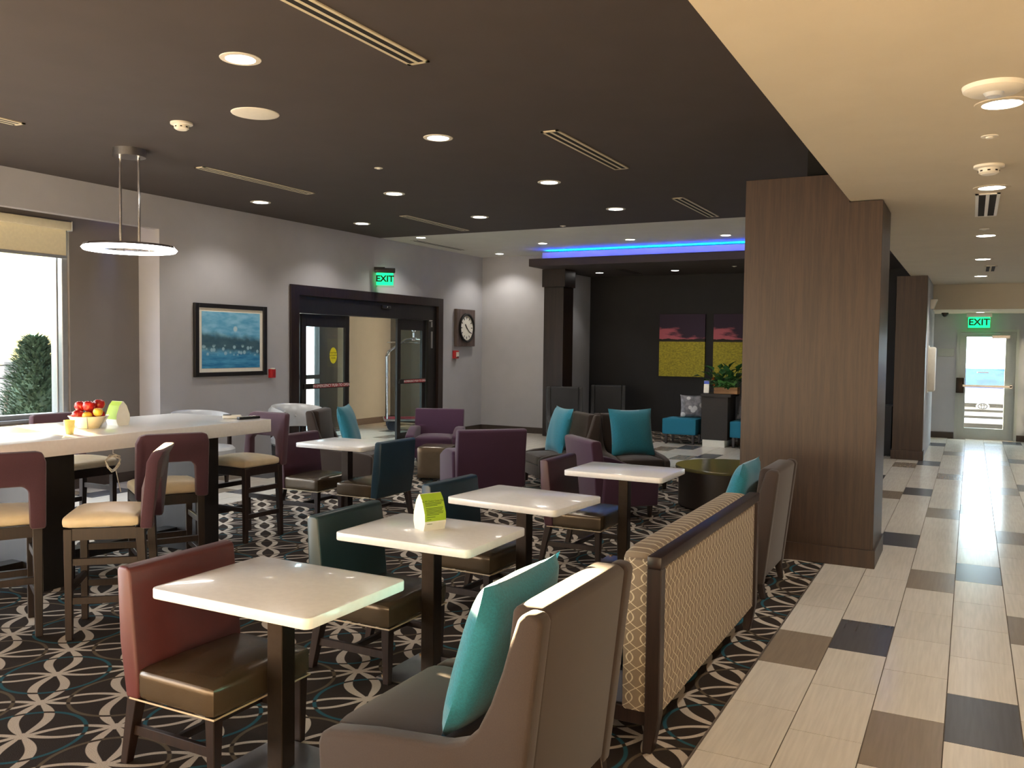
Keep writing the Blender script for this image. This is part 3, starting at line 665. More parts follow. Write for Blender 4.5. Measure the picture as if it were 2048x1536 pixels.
# exit signs: edge-lit acrylic
def exit_sign(name, label, loc, rz, housing, w_=.3):
    t = thing(name, label, 'exit sign', loc, rz)          # local: faces -Y, hangs under its housing
    mk('housing', lambda bm: box(bm, -w_/2-.03, w_/2+.03, -.05, .05, .0, .075, .008, 2), housing, t)
    mk('acrylic_panel', lambda bm: box(bm, -w_/2-.015, w_/2+.015, -.004, .004, -.235, .0), 'greenrim', t)
    f = mk('lit_face', lambda bm: box(bm, -w_/2, w_/2, -.007, -.0045, -.2, -.005), 'green', t)
    text('lettering', 'EXIT', .17 if w_ > .3 else .14, 'exitdark', f, (0, -.0078, -.1), FACE_MY, .0005, bold=.005)
    return t
es = exit_sign('exit_sign', 'green lit exit sign with blue dark housing above the entrance', (WX+.17, 11.56, 2.835), radians(-2), 'black', .27)
es.rotation_euler.z = radians(38)
mk('bracket', lambda bm: box(bm, -.17, .0, -.02, .06, .05, .09), 'black', es)
sx = px(1958, 650, 1, EX-.3); exit_sign('exit_sign', 'green lit exit sign hanging above the grey exit door', (sx.x, EX-.3, 2.32), 0, 'plastic_white', .36)
# corridor wall bits
one('wall_plaque', lambda bm: (box(bm, -.14, .14, -.012, 0, 0, .15, .004, 1), box(bm, -.11, .11, -.016, -.012, .03, .12)), 'door_paint', 'small engraved wall plaque left of the exit door', 'sign', (px(1892, 706, 1, EX).x, EX, px(1892, 713, 1, EX).z))
t = thing('wall_cabinet_box', 'tall white box on the corridor wall behind the dark column', 'wall box', (-.62, 15.75, 1.02))
mk('cover', lambda bm: box(bm, 0, .11, -.18, .18, 0, .72, .025, 3), 'plastic_white', t); mk('back_plate', lambda bm: box(bm, 0, .01, -.2, .2, -.02, .74), 'plastic_white', t)
t = thing('emergency_light', 'small white emergency lamp high on the corridor wall', 'lamp', (-.62, 15.9, 2.36))
mk('housing', lambda bm: prism(bm, [(0, 0), (.05, .0), (.11, .16), (0, .16)], 'y', -.09, .09, .01, 2), 'plastic_white', t); mk('lens', lambda bm: box(bm, .03, .06, -.05, .05, -.006, .003), 'chrome', t)
t = thing('security_camera', 'small dark dome camera at the corridor end', 'camera', (px(1890, 628, 1, 18.3).x, 18.3, 2.395))
mk('base', lambda bm: cyl(bm, 0, 0, -.03, 0, .06, 20), 'bronze', t); mk('dome', lambda bm: sphere(bm, (0, 0, -.03), .05), 'black', t)
one('light_switch', lambda bm: (box(bm, 0, .012, -.04, .04, 0, .12, .003, 1), box(bm, .012, .018, -.012, .012, .04, .08)), 'black', 'dark wall switch by the corridor corner strip', 'switch', (-.735, 17.735, 1.12))
# ------------------------------------------------------------------ furniture makers (face local +X)
def dining_chair(label, mat, loc, rz):
    t = thing('dining_chair', label, 'chair', loc, rz)
    sc = mk('seat', lambda bm: cushion(bm, -.26, .17, -.27, .27, .28, .405, .028, .02), 'bronzevinyl', t)
    mk('piping', lambda bm: tube(bm, [(.165, -.265, .283), (.165, .265, .283), (-.28, .272, .283), (-.28, -.272, .283)], .004, 6, True), 'piping', sc)
    def back(bm):
        prism(bm, [(-.30, .285), (-.23, .285), (-.235, .40), (-.275, .785), (-.29, .80), (-.335, .80), (-.35, .785), (-.335, .5)], 'y', -.275, .275, .014, 3)
    mk('backrest', back, mat, t)
    for s in (-1, 1):
        mk('leg', lambda bm: taper(bm, .135, s*.235, 0, .285, .024, .017), 'espresso', t)
        mk('leg', lambda bm: taper(bm, -.275, s*.24, 0, .29, .027, .018, -.065), 'espresso', t)
        mk('stretcher', lambda bm: box(bm, -.295, .125, s*.237-.011, s*.237+.011, .125, .165, .002, 1), 'espresso', t)
    mk('stretcher', lambda bm: box(bm, -.09, -.065, -.23, .23, .13, .16, .002, 1), 'espresso', t)
    return t
def cafe_table(label, loc, w_=.78, d_=.59, z=.742):
    t = thing('cafe_table', label, 'table', loc)
    def top(bm):
        r = .03; P = []
        for cx, cy, a0 in ((w_/2-r, -d_/2+r, -90), (w_/2-r, d_/2-r, 0), (-w_/2+r, d_/2-r, 90), (-w_/2+r, -d_/2+r, 180)):
            for k in range(6): a = radians(a0+90*k/5); P.append((cx+r*cos(a), cy+r*sin(a)))
        prism(bm, P, 'z', z-.042, z, .006, 2)
    mk('tabletop', top, 'quartz', t)
    mk('post', lambda bm: box(bm, -.038, .038, -.038, .038, .012, z-.05, .003, 1), 'bronze', t)
    mk('top_plate', lambda bm: box(bm, -.15, .15, -.15, .15, z-.052, z-.042), 'bronze', t)
    mk('base_plate', lambda bm: (prism(bm, [(-.2, -.2), (.2, -.2), (.2, .2), (-.2, .2)], 'z', 0, .012, .004, 1)), 'steel', t)
    for a, b in ((-1, -1), (-1, 1), (1, -1), (1, 1)): mk('glide', lambda bm: cyl(bm, a*.17, b*.17, .012, .02, .014, 10), 'brass', t)
    return t
def bar_stool(label, loc, rz):
    t = thing('bar_stool', label, 'stool', loc, rz)
    mk('seat', lambda bm: cushion(bm, -.19, .22, -.225, .225, .63, .70, .03, .03), 'creamvinyl', t)
    fr = mk('seat_frame', lambda bm: (box(bm, -.19, .205, -.215, -.19, .565, .63), box(bm, -.19, .205, .19, .215, .565, .63), box(bm, .18, .205, -.19, .19, .565, .63), box(bm, -.2, -.175, -.19, .19, .565, .63)), 'espresso', t)
    def back(bm):
        o = [(-.235, .62), (-.235, 1.0), (-.215, 1.055), (-.18, 1.065), (.18, 1.065), (.215, 1.055), (.235, 1.0), (.235, .62), (.155, .62), (.15, .835), (.12, .865), (-.12, .865), (-.15, .835), (-.155, .62)]
        prism(bm, o, 'x', -.262, -.195, .014, 2)
        for v in bm.verts:
            h = v.co.z; v.co.x += -.05*((h-.62)/.43)**1.5+.03*sin((h-.62)/.43*pi)-.06*(1-(v.co.y/.235)**2)*((h-.62)/.43)*.6
    mk('backrest', back, 'stoolfab', t)
    for s in (-1, 1):
        mk('leg', lambda bm: taper(bm, .185, s*.195, 0, .63, .023, .018), 'espresso', t)
        mk('leg', lambda bm: taper(bm, -.19, s*.195, 0, .63, .025, .019, -.03), 'espresso', t)
        for zz in (.2, .42): mk('stretcher', lambda bm: box(bm, -.2, .185, s*.195-.011, s*.195+.011, zz, zz+.04, .002, 1), 'espresso', t)
    mk('footrest', lambda bm: box(bm, .172, .198, -.19, .19, .26, .3, .002, 1), 'espresso', t)
    mk('stretcher', lambda bm: box(bm, -.215, -.19, -.19, .19, .3, .34, .002, 1), 'espresso', t)
    return t
def lounge_chair(label, loc, rz, mat='brownfab', hb=.88, w_=.76, d_=.84, group=None, pil=None, legmat='espresso', arms=True):
    t = thing('lounge_chair', label, 'armchair', loc, rz, group); hw = w_/2
    b0 = -d_/2
    def side(s):
        def f(bm):
            k_ = (hb-.41)/.47
            P = [(b0+.075, .10), (b0+.035, .45), (b0-.01, hb-.03), (b0+.0, hb-.005), (b0+.05, hb)]
            P += [(b0+u, .41+(z-.41)*k_) for u, z in ((.075, .86), (.10, .78), (.125, .69), (.165, .58), (.21, .49), (.26, .44), (.33, .415))]
            P += [(b0+.45, .405), (b0+.62, .39), (d_/2-.05, .365), (d_/2-.01, .345), (d_/2, .31), (d_/2-.01, .10)]
            prism(bm, P, 'y', s*hw-(.075 if s > 0 else 0), s*hw+(.075 if s < 0 else 0), .016, 3)
        return f
    mk('side_panel', side(1), mat, t); mk('side_panel', side(-1), mat, t)
    def back(bm): prism(bm, [(b0+.075, .135), (b0+.2, .135), (b0+.17, .5), (b0+.13, hb-.02), (b0+.11, hb-.002), (b0+.02, hb-.002), (b0-.004, hb-.02), (b0+.035, .5)], 'y', -hw+.078, hw-.078, .014, 3)
    mk('backrest', back, mat, t)
    mk('seat_cushion', lambda bm: cushion(bm, b0+.18, d_/2-.01, -hw+.08, hw-.08, .24, .37, .035, .02), mat, t)
    mk('seat_base', lambda bm: box(bm, b0+.17, d_/2-.015, -hw+.076, hw-.076, .11, .25, .01, 2), mat, t)
    for s in (-1, 1):
        mk('leg', lambda bm: taper(bm, d_/2-.06, s*(hw-.05), 0, .14, .026, .018), legmat, t)
        mk('leg', lambda bm: taper(bm, b0+.11, s*(hw-.05), 0, .14, .026, .018, -.03), legmat, t)
    return t
def club_chair(label, loc, rz, w_=.76, d_=.72, hb=.77, mat='purplefab'):
    t = thing('club_chair', label, 'armchair', loc, rz); hw = w_/2; b0 = -d_/2
    mk('backrest', lambda bm: prism(bm, [(b0+.06, .12), (b0+.2, .12), (b0+.16, .45), (b0+.1, hb-.02), (b0+.085, hb), (b0+.01, hb), (b0-.01, hb-.02), (b0+.03, .45)], 'y', -hw+.03, hw-.03, .022, 3), mat, t)
    for s in (-1, 1):
        def arm(bm):
            P = [(b0+.1, .12), (d_/2-.01, .12), (d_/2, .42)]
            for k in range(9): a = k/8; P.append((d_/2-.01-.46*a, .44+.10*sin(a*pi*.62)))
            P += [(b0+.14, .53)]
            prism(bm, P, 'y', s*hw-(.12 if s > 0 else 0), s*hw+(.12 if s < 0 else 0), .035, 4)
        mk('arm', arm, mat, t)
    mk('seat_cushion', lambda bm: cushion(bm, b0+.16, d_/2-.02, -hw+.12, hw-.12, .26, .42, .04, .025), mat, t)
    mk('seat_base', lambda bm: box(bm, b0+.12, d_/2-.03, -hw+.1, hw-.1, .13, .27, .01, 1), mat, t)
    for s in (-1, 1):
        mk('leg', lambda bm: taper(bm, d_/2-.07, s*(hw-.07), 0, .13, .024, .016), 'espresso', t)
        mk('leg', lambda bm: taper(bm, b0+.12, s*(hw-.07), 0, .13, .024, .016, -.03), 'espresso', t)
    return t
def throw_pillow(label, loc, rz, tilt, w_=.5, h=.5, th=.18, mat='tealfab', spin=0):
    def f(bm):
        pillow(bm, w_, h, th)
        if spin: rot(bm, spin, 'X')
        rot(bm, -tilt, 'Y'); z0 = min(v.co.z for v in bm.verts)
        bmesh.ops.translate(bm, verts=bm.verts[:], vec=(0, 0, -z0))
    return one('throw_pillow', f, mat, label, 'pillow', loc, rz, ang=1.2)
# ------------------------------------------------------------------ furniture: cafe zone
T1 = cafe_table('white topped cafe table with a bare top in front of the maroon dining chair', (-2.36, 2.57, 0))
cafe_table('white topped cafe table with the green tent card', (-2.40, 3.71, 0))
cafe_table('bare white topped cafe table behind the tent card table', (-2.44, 4.83, 0)).rotation_euler.z = radians(-5)
cafe_table('bare white topped cafe table beside the round drum table', (-2.33, 6.32, 0))
cafe_table('white topped cafe table between the plum chair and the blue chair', (-5.25, 6.62, 0))
dining_chair('maroon vinyl dining chair with bronze seat at the foremost bare table', 'maroonvinyl', (-2.60, 2.56, 0), 0)
dining_chair('dark green vinyl dining chair with bronze seat at the tent card table', 'greenvinyl', (-2.645, 3.72, 0), 0)
dining_chair('blue green vinyl dining chair with bronze seat behind the tent card', 'bluevinyl', (-2.70, 4.86, 0), radians(-3))
dining_chair('plum vinyl dining chair with bronze seat in front of a purple armchair', 'plumvinyl', (-2.6, 6.36, 0), 0)
dining_chair('plum vinyl dining chair with bronze seat beside the bar stool at the table end', 'plumvinyl', (-5.56, 6.63, 0), 0)
dining_chair('dark blue vinyl dining chair with its back to the lounge', 'bluevinyl', (-5.0, 6.62, 0), pi)
LC1 = lounge_chair('brown upholstered lounge chair with sloping arms at the end of the bench', (-1.53, 2.70, 0), pi, w_=.8)
throw_pillow('teal throw pillow sunlit on the brown lounge chair beside the bench', (-1.43, 2.68, .375), pi, radians(17), .58, .56, .18)
lounge_chair('brown upholstered lounge chair against the walnut column', (-1.53, 6.24, 0), pi, w_=.72)
throw_pillow('teal throw pillow on the lounge chair by the walnut column', (-1.43, 6.24, .375), pi, radians(16), .54, .54, .17)
# bench
t = thing('bench_seat', 'upholstered bench with ogee patterned back and dark wood frame', 'bench', (-1.14, 4.33, 0)); L = .9
mk('rear_panel', lambda bm: box(bm, .005, .035, -L+.03, L-.03, .15, .775, .004, 1), 'ogee_y', t)
mk('back_cushion', lambda bm: cushion(bm, -.15, .0, -L+.02, L-.02, .36, .835, .05, .0, 14), 'ogee_y', t)
mk('end_panel', lambda bm: box(bm, -.125, -.005, -L-.003, -L+.03, .15, .80, .02, 2), 'ogee_x', t)
mk('top_rail', lambda bm: box(bm, -.012, .05, -L-.03, L+.03, .775, .825, .006, 2), 'darkwood', t)
for s in (-1, 1):
    mk('post', lambda bm: prism(bm, [(-.02, .0), (.02, .0), (.05, .16), (.05, .775), (-.012, .775), (-.012, .16)], 'y', s*L-(.03), s*L+.03, .004, 1), 'darkwood', t)
    mk('leg', lambda bm: taper(bm, -.5, s*(L-.06), 0, .2, .03, .02), 'darkwood', t)
mk('bottom_rail', lambda bm: box(bm, -.52, .0, -L+.0, L-.0, .1, .17, .004, 1), 'darkwood', t)
mk('seat', lambda bm: cushion(bm, -.56, -.14, -L, L, .3, .44, .04, .02, 14), 'slate', t)
mk('seat_base', lambda bm: box(bm, -.54, -.02, -L+.01, L-.01, .17, .31, .01, 1), 'slate', t)
# communal table
TZ, TX1, TX0, TY1, TY0 = 1.045, -5.16, -6.27, 5.50, 1.9
t = thing('communal_table', 'long bar height white stone table with dark panel legs', 'table', ((TX0+TX1)/2, (TY0+TY1)/2, 0)); hx, hy = (TX1-TX0)/2, (TY1-TY0)/2
mk('tabletop', lambda bm: box(bm, -hx, hx, -hy, hy, TZ-.105, TZ, .004, 2), 'quartz', t)
for yy in (hy-.45, -hy+.45, hy-1.75):
    mk('leg_panel', lambda bm: box(bm, -hx+.25, hx-.28, yy-.1, yy+.14, 0, TZ-.105, .003, 1), 'blackwood', t)
mk('rail', lambda bm: box(bm, -.06, .06, -hy+.5, hy-.5, .1, .18), 'blackwood', t)
def cable(bm):
    c = Vector((hx-.06, px(226, 905, 0, TX1-.06).y-(TY0+TY1)/2, TZ-.105)); P = [c]
    for k in range(26):
        a = k*.85; P.append(c+Vector((.02*sin(k*1.7), .055*sin(a), -.09+.055*cos(a)-.001*k)))
    P += [c+Vector((.01, .03, -.22)), c+Vector((.0, .06, -.31))]
    tube(bm, P, .0035, 6)
cb = one('power_cord', cable, 'plastic_white', 'coiled pale power cord hanging under the long white table', 'cord', t.location)
bar_stool('aubergine backed bar stool pushed in to the long table, cream seat, near the table end', (-4.99, 4.27, 0), radians(150))
bar_stool('aubergine backed bar stool pushed in to the long table below the fruit bowl', (-4.93, 3.02, 0), radians(152))
bar_stool('aubergine bar stool turned away from the table with its cream seat side on', (-4.43, 3.40, 0), radians(222))
bar_stool('purple backed bar stool at the far end of the long table', (-5.52, 5.57, 0), radians(-92))
bar_stool('bar stool on the window side of the long table', (-6.56, 4.72, 0), radians(0), )
bar_stool('bar stool on the window side of the long table by the fruit bowl', (-6.56, 3.55, 0), radians(0))
# on the long table
def onT(x, y): p = px(x, y, 2, TZ); return (p.x, p.y, TZ)
bl = thing('fruit_bowl', 'cream ceramic bowl holding apples and citrus on the long table', 'bowl', onT(178, 856))
mk('bowl_body', lambda bm: lathe(bm, [(0, .006), (.07, .006), (.085, 0), (.085, .012), (.12, .05), (.142, .09), (.15, .095), (.146, .098), (.136, .09), (.11, .05), (.07, .02), (0, .018)], n=36), 'bowl', bl)
for a in (0.3, 1.35, 2.4, 3.45, 4.5, 5.55): mk('wire', lambda bm: tube(bm, [(.09*cos(a), .09*sin(a), .0), (.126*cos(a), .126*sin(a), .05), (.156*cos(a), .156*sin(a), .1)], .003, 6), 'steel', bl)
bl.location.z += .002; B = Vector(bl.location); bl.scale = (.92, .92, .92)
def fruit(i, dx, dy, dz, mt_, lab, r, cat):
    f = thing(cat, lab, 'fruit', B+Vector((dx, dy, dz)), random.random()*6, 'fruit in the bowl')
    f.scale = (1, 1, 1)
    mk('fruit_body', lambda bm: lathe(bm, [(0, -r*.78), (r*.35, -r*.86), (r*.8, -r*.55), (r, .05*r), (r*.86, r*.6), (r*.45, r*.86), (r*.15, r*.78), (0, r*.66)], n=18), mt_, f)
    mk('stem', lambda bm: tube(bm, [(0, 0, r*.66), (.003, .002, r*1.0)], .0022, 5), 'stem', f)
for i, (dx, dy, dz) in enumerate([(-.05, -.052, .09), (-.05, .052, .09), (.046, .05, .09), (.0, .0, .157), (-.092, .0, .152), (-.022, .1, .163)]): fruit(i, dx, dy, dz, 'apple', 'red apple heaped in the cream fruit bowl', .043, 'apple')
for i, (dx, dy, dz) in enumerate([(.045, -.047, .09), (.106, -.004, .118)]): fruit(i, dx, dy, dz, 'citrus', 'yellow citrus at the rim of the fruit bowl', .034, 'citrus_fruit')
def tent(label, loc, rz, txt):
    t = thing('tent_card', label, 'tent card', loc, rz)                # front face looks along local +X
    P = [(.045, 0), (.058, .04), (.055, .085), (.03, .15), (.003, .182)]
    outl = P+[(-a, b) for a, b in P[::-1]]
    mk('card_body', lambda bm: prism(bm, outl, 'y', -.062, .062), 'paper', t, .3)
    def panel(sg):
        def f(bm):
            Q = [(a*sg+.0008*sg, b) for a, b in [(.0575, .048), (.055, .085), (.03, .15), (.004, .181)]]
            vs = [[bm.verts.new((a, y, b)) for a, b in Q] for y in (-.062, .062)]
            for k in range(3): bm.faces.new((vs[0][k], vs[1][k], vs[1][k+1], vs[0][k+1]))
        return f
    fr = mk('printed_panel', panel(1), 'lime', t, .3); mk('printed_panel', panel(-1), 'lime', t, .3)
    if txt:
        sl_ = atan2(.025, .065)
        Rm = FACE_PX @ Matrix.Rotation(0, 3, 'X'); Rm = Matrix.Rotation(-sl_, 3, 'Y') @ FACE_PX
        def onp(z): return .055-(z-.085)*(.025/.065) if z > .085 else .0575-(z-.048)*(.0025/.037)
        text('lettering', txt, .0125, 'ink', fr, (onp(.146)+.0016, 0, .146), Rm, .0002)
        zz = .137
        for ln, n_ in ((.1, 3), (.102, 6), (.07, 1), (.035, 1)):
            for k in range(n_):
                l_ = ln*(1-.12*((k*7) % 5)/5) if k < n_-1 else ln*.7
                mk('text_line', lambda bm: box(bm, onp(zz), onp(zz)+.0014, -.05, -.05+l_, zz-.0012, zz+.0012), 'ink', fr)
                zz -= .0065
            zz -= .005
        mk('text_line', lambda bm: box(bm, onp(.036)-.0005, onp(.036)+.0008, -.05, -.02, .034, .036), 'ink', t)
p = px(855, 1058, 2, .742)
tent('lime green and white tent card on the white cafe table', (p.x, p.y+.02, .742), radians(-26), 'To All Choice Guest Stays')
q = onT(236, 850); tent('lime green and white tent card behind the fruit bowl', q, radians(-92), None)
one('juice_cup', lambda bm: lathe(bm, [(0, .002), (.026, 0), (.036, .095), (.034, .095), (.025, .006), (0, .006)], n=24), 'cupgl', 'small yellow tinted cup beside the fruit bowl', 'cup', onT(139, 868))
q = onT(497, 838)
t = thing('remote_control', 'slim black remote control near the end of the long table', 'remote', q, radians(78))
mk('body', lambda bm: box(bm, -.1, .1, -.022, .022, 0, .022, .006, 2), 'black', t); mk('keys', lambda bm: [box(bm, -.07+.03*i, -.055+.03*i, -.012+.012*j, -.005+.012*j, .022, .0245) for i in range(5) for j in range(3)], 'plastic_white', t)
q = onT(464, 837)
t = thing('card_reader', 'small white and black handset next to the remote control', 'handset', q, radians(40))
mk('body', lambda bm: box(bm, -.075, .075, -.035, .035, 0, .03, .01, 2), 'plastic_white', t); mk('screen', lambda bm: box(bm, -.07, -.005, -.03, .03, .03, .033), 'black', t)
# ------------------------------------------------------------------ furniture: lounge zone
club_chair('purple club armchair seen from behind near the middle of the lounge', (-4.82, 8.5, 0), radians(136), .84)
club_chair('purple club armchair facing the lounge in front of the entrance', (-6.6, 10.3, 0), radians(-66))
club_chair('purple club armchair turned toward the round drum table', (-3.2, 8.25, 0), radians(46))
club_chair('purple club armchair half hidden behind the walnut column', (-1.8, 10.6, 0), radians(190))
lounge_chair('brown lounge chair turned left with a teal pillow in the lounge', (-4.45, 9.75, 0), radians(226), 'brownfab', .86, .7, .78)
throw_pillow('teal throw pillow on the lounge chair that turns its side to the window', (-4.46, 9.74, .375), radians(226), radians(15), .56, .58, .17)
lounge_chair('brown lounge chair facing the drum table with a broad teal pillow', (-3.62, 10.0, 0), radians(-48), 'brownfab', .86, .7, .78)
throw_pillow('teal throw pillow standing upright on the lounge chair facing the drum table', (-3.61, 9.99, .375), radians(-48), radians(15), .56, .58, .17)
lounge_chair('brown lounge chair with a teal pillow beside the tufted chair', (-6.75, 8.5, 0), radians(24), 'brownfab', .88, .72, .8)
throw_pillow('teal throw pillow on the lounge chair beside the tufted chair', (-6.72, 8.51, .375), radians(24), radians(16), .56, .58, .17)
t = thing('drum_table', 'low round dark drum table with glossy olive top', 'table', (-2.25, 9.25, 0))
mk('drum_body', lambda bm: lathe(bm, [(0, 0), (.5, 0), (.52, .02), (.52, .40), (0, .40)], n=56), 'drum', t); mk('tabletop', lambda bm: lathe(bm, [(0, .40), (.55, .40), (.555, .415), (.55, .435), (0, .435)], n=56), 'olive', t)
t = thing('leather_ottoman', 'brown leather cube ottoman between the purple armchairs', 'ottoman', (-5.9, 9.22, 0), radians(20))
mk('cube_body', lambda bm: cushion(bm, -.21, .21, -.21, .21, .03, .42, .025, .01), 'bronzevinyl', t)
for a in (-1, 1):
    for b in (-1, 1): mk('foot', lambda bm: cyl(bm, a*.17, b*.17, 0, .035, .02, 10), 'black', t)
def tufted(label, loc, rz):
    t = thing('tufted_barrel_chair', label, 'armchair', loc, rz); R0, R1 = .30, .38
    def band(bm):
        n = 28; A = [radians(70+220*k/n) for k in range(n+1)]; rows = []
        pr = [(R1, .56), (R1+.02, .66), (R1+.01, .82), (R1-.03, .87), (R0+.01, .85), (R0-.01, .7), (R0, .56)]
        for i, a in enumerate(A):
            k = sin(pi*i/n)**.5; rows.append([bm.verts.new((r*cos(a), r*sin(a), .56+(z-.56)*(.72+.28*k))) for r, z in pr])
        m_ = len(pr)
        for i in range(n):
            for j in range(m_): bm.faces.new((rows[i][j], rows[i+1][j], rows[i+1][(j+1) % m_], rows[i][(j+1) % m_]))
        bm.faces.new(rows[0]); bm.faces.new(rows[-1]); bmesh.ops.recalc_face_normals(bm, faces=bm.faces[:])
    bk = mk('backrest', band, 'silvervinyl', t, 1.0)
    for k in range(7):
        a = radians(90+180*k/6)
        for zz in ((.76,) if k % 2 else (.70,)): mk('tuft_button', lambda bm: sphere(bm, ((R0-.006)*cos(a), (R0-.006)*sin(a), zz), .015, 1, 8), 'silvervinyl', bk)
    mk('seat_cushion', lambda bm: lathe(bm, [(0, .34), (.33, .34), (.36, .37), (.36, .43), (.33, .46), (.15, .475), (0, .478)], n=36), 'silvervinyl', t)
    mk('seat_base', lambda bm: lathe(bm, [(0, .14), (.34, .14), (.35, .34), (0, .34)], n=36), 'charfab', t)
    for k in range(4):
        a = radians(45+90*k); mk('leg', lambda bm: taper(bm, .26*cos(a), .26*sin(a), 0, .145, .022, .015), 'espresso', t)
    for a in (radians(80), radians(280), radians(180), radians(130), radians(230)): mk('back_post', lambda bm: box(bm, .335*cos(a)-.018, .335*cos(a)+.018, .335*sin(a)-.018, .335*sin(a)+.018, .4, .58), 'espresso', t)
    return t
tufted('silver tufted barrel chair beside the entrance casing', (-7.85, 8.88, 0), radians(-10))
tufted('silver tufted barrel chair below the framed seascape', (-7.95, 7.35, 0), radians(-5))
# ------------------------------------------------------------------ alcove
Z0 = 0
def canvas(x0, x1, z0, z1, label):
    t = thing('canvas_print', label, 'picture', ((x0+x1)/2, ACC, z0)); h = (x1-x0)/2
    mk('print', lambda bm: box(bm, -h, h, -.045, 0, 0, z1-z0, .003, 1), 'field', t)
    mk('stretcher_frame', lambda bm: box(bm, -h+.02, h-.02, -.01, 0, .02, z1-z0-.02), 'boxwood', t)
c0 = px(1317, 752, 1, ACC-.05); c1 = px(1411, 628, 1, ACC-.05); c2 = px(1426, 700, 1, ACC-.05); wd_ = c1.x-c0.x
canvas(c0.x, c1.x, c0.z, c1.z, 'canvas print of yellow field under pink cloud, edge next to the alcove wall')
canvas(c2.x, c2.x+wd_, c0.z, c1.z, 'canvas print of yellow field cut off by the walnut column')
def teal_bench(label, loc):
    t = thing('teal_bench', label, 'bench', loc)
    mk('seat', lambda bm: cushion(bm, -.3, .3, -.26, .26, .17, .45, .02, .01), 'tealseat', t)
    for a in (-1, 1):
        for b in (-1, 1): mk('leg', lambda bm: taper(bm, a*.24, b*.2, 0, .18, .024, .018), 'espresso', t)
b1 = px(1320, 842, 2, .45)
teal_bench('teal upholstered bench seat left of the pedestal', (-4.46, 14.98, 0)); teal_bench('teal upholstered bench seat right of the pedestal', (-3.28, 14.98, 0))
throw_pillow('grey dotted pillow on the teal bench left of the pedestal', (-4.32, 15.02, .462), radians(-70), radians(12), .4, .4, .14, 'dots'); throw_pillow('grey dotted pillow on the teal bench right of the pedestal', (-3.34, 15.02, .462), radians(-110), radians(14), .4, .4, .14, 'dots')
pz = px(1390, 787, 1, 14.6).z
t = thing('pedestal_table', 'narrow dark pedestal table carrying the planter', 'table', (-3.83, 14.98, 0))
mk('front_panel', lambda bm: box(bm, -.225, .225, -.3, .25, .12, pz-.05, .003, 1), 'pedestal', t)
mk('tabletop', lambda bm: box(bm, -.24, .28, -.32, .27, pz-.05, pz, .004, 1), 'pedestal', t); mk('kick_plate', lambda bm: box(bm, -.2, .18, -.29, .2, 0, .12), 'plastic_white', t)
def leafm(bm, c, d, l, wd):
    d = Vector(d).normalized(); s = d.cross(Vector((0, 0, 1))); s = s.normalized() if s.length > .01 else Vector((1, 0, 0)); n = s.cross(d)
    P = [c, c+d*l*.35+s*wd+n*wd*.3, c+d*l-n*l*.22, c+d*l*.35-s*wd+n*wd*.3, c+d*l*.5-n*wd*.15]
    v = [bm.verts.new(p) for p in P]
    bm.faces.new((v[0], v[1], v[4])); bm.faces.new((v[1], v[2], v[4])); bm.faces.new((v[2], v[3], v[4])); bm.faces.new((v[3], v[0], v[4]))
t = thing('planter_box', 'wooden planter box of leafy green plants with an orange flower', 'plant', (-3.68, 14.9, pz))
def crate(bm):
    for a, b, c, d in ((-.2, .2, -.1, -.085), (-.2, .2, .085, .1), (-.2, -.185, -.085, .085), (.185, .2, -.085, .085)):
        box(bm, a, b, c, d, 0, .055, .002, 1); box(bm, a, b, c, d, .06, .115, .002, 1)
    box(bm, -.185, .185, -.085, .085, .0, .09)
mk('crate', crate, 'boxwood', t)
rd = random.Random(3)
for k in range(80):
    a = rd.random()*2*pi; e = rd.uniform(.2, 1.3); st = Vector((rd.uniform(-.16, .16), rd.uniform(-.06, .06), .1)); D = Vector((cos(a)*cos(e), sin(a)*cos(e)*.7, sin(e))); tip = st+D*rd.uniform(.14, .42)
    mk('leaf', lambda bm: (leafm(bm, tip-D*.02, D+Vector((0, 0, -.4)), rd.uniform(.13, .22), rd.uniform(.045, .075)), tube(bm, [st, tip], .004, 4)), 'leaf', t)
for k in range(34):
    a = rd.random()*2*pi; st = Vector((rd.uniform(-.12, .16), -.06, .1)); D = Vector((cos(a)*.6, -.6, rd.uniform(.1, .8))).normalized(); tip = st+D*rd.uniform(.05, .16)
    mk('leaf', lambda bm: (leafm(bm, tip, D, .11, .045), tube(bm, [st, tip], .003, 4)), 'leaf2', t)
for k in range(2):
    mk('flower', lambda bm: [leafm(bm, Vector((-.2-.02*k, -.09, .16+.09*k)), (cos(q), -.5, sin(q)), .05, .018) for q in (0, 1.25, 2.5, 3.77, 5.0)], 'flower', t)
t = thing('brochure_holder', 'clear acrylic holder with a blue and white brochure by the planter', 'brochure', (-4.0, 14.78, pz))
mk('holder', lambda bm: (box(bm, -.05, .05, -.03, .03, 0, .006), box(bm, -.05, .05, -.03, -.026, 0, .1)), 'glass', t)
br = mk('brochure', lambda bm: (box(bm, -.045, .045, -.022, -.012, .008, .215), rot(bm, radians(-6), 'X')), 'paper', t); mk('printed_band', lambda bm: (box(bm, -.045, .045, -.0235, -.0222, .16, .212), rot(bm, radians(-6), 'X')), plain('print_blue', (50, 80, 190), .4), br)
for lab, loc, rz in (('charcoal high back chair beside the alcove column', (-6.42, 14.28, 0), radians(-62)), ('charcoal high back chair deeper in the alcove', (-6.05, 15.4, 0), radians(-70))):
    lounge_chair(lab, loc, rz, 'charfab', .95, .66, .7)
one('stacked_crate', lambda bm: (box(bm, -.25, .25, -.2, .2, 0, .78, .01, 2), box(bm, -.26, .26, -.21, .21, .78, .8, .004, 1)), 'charfab', 'dark cabinet standing behind the corridor column', 'cabinet', (-1.34, 15.25, 0))
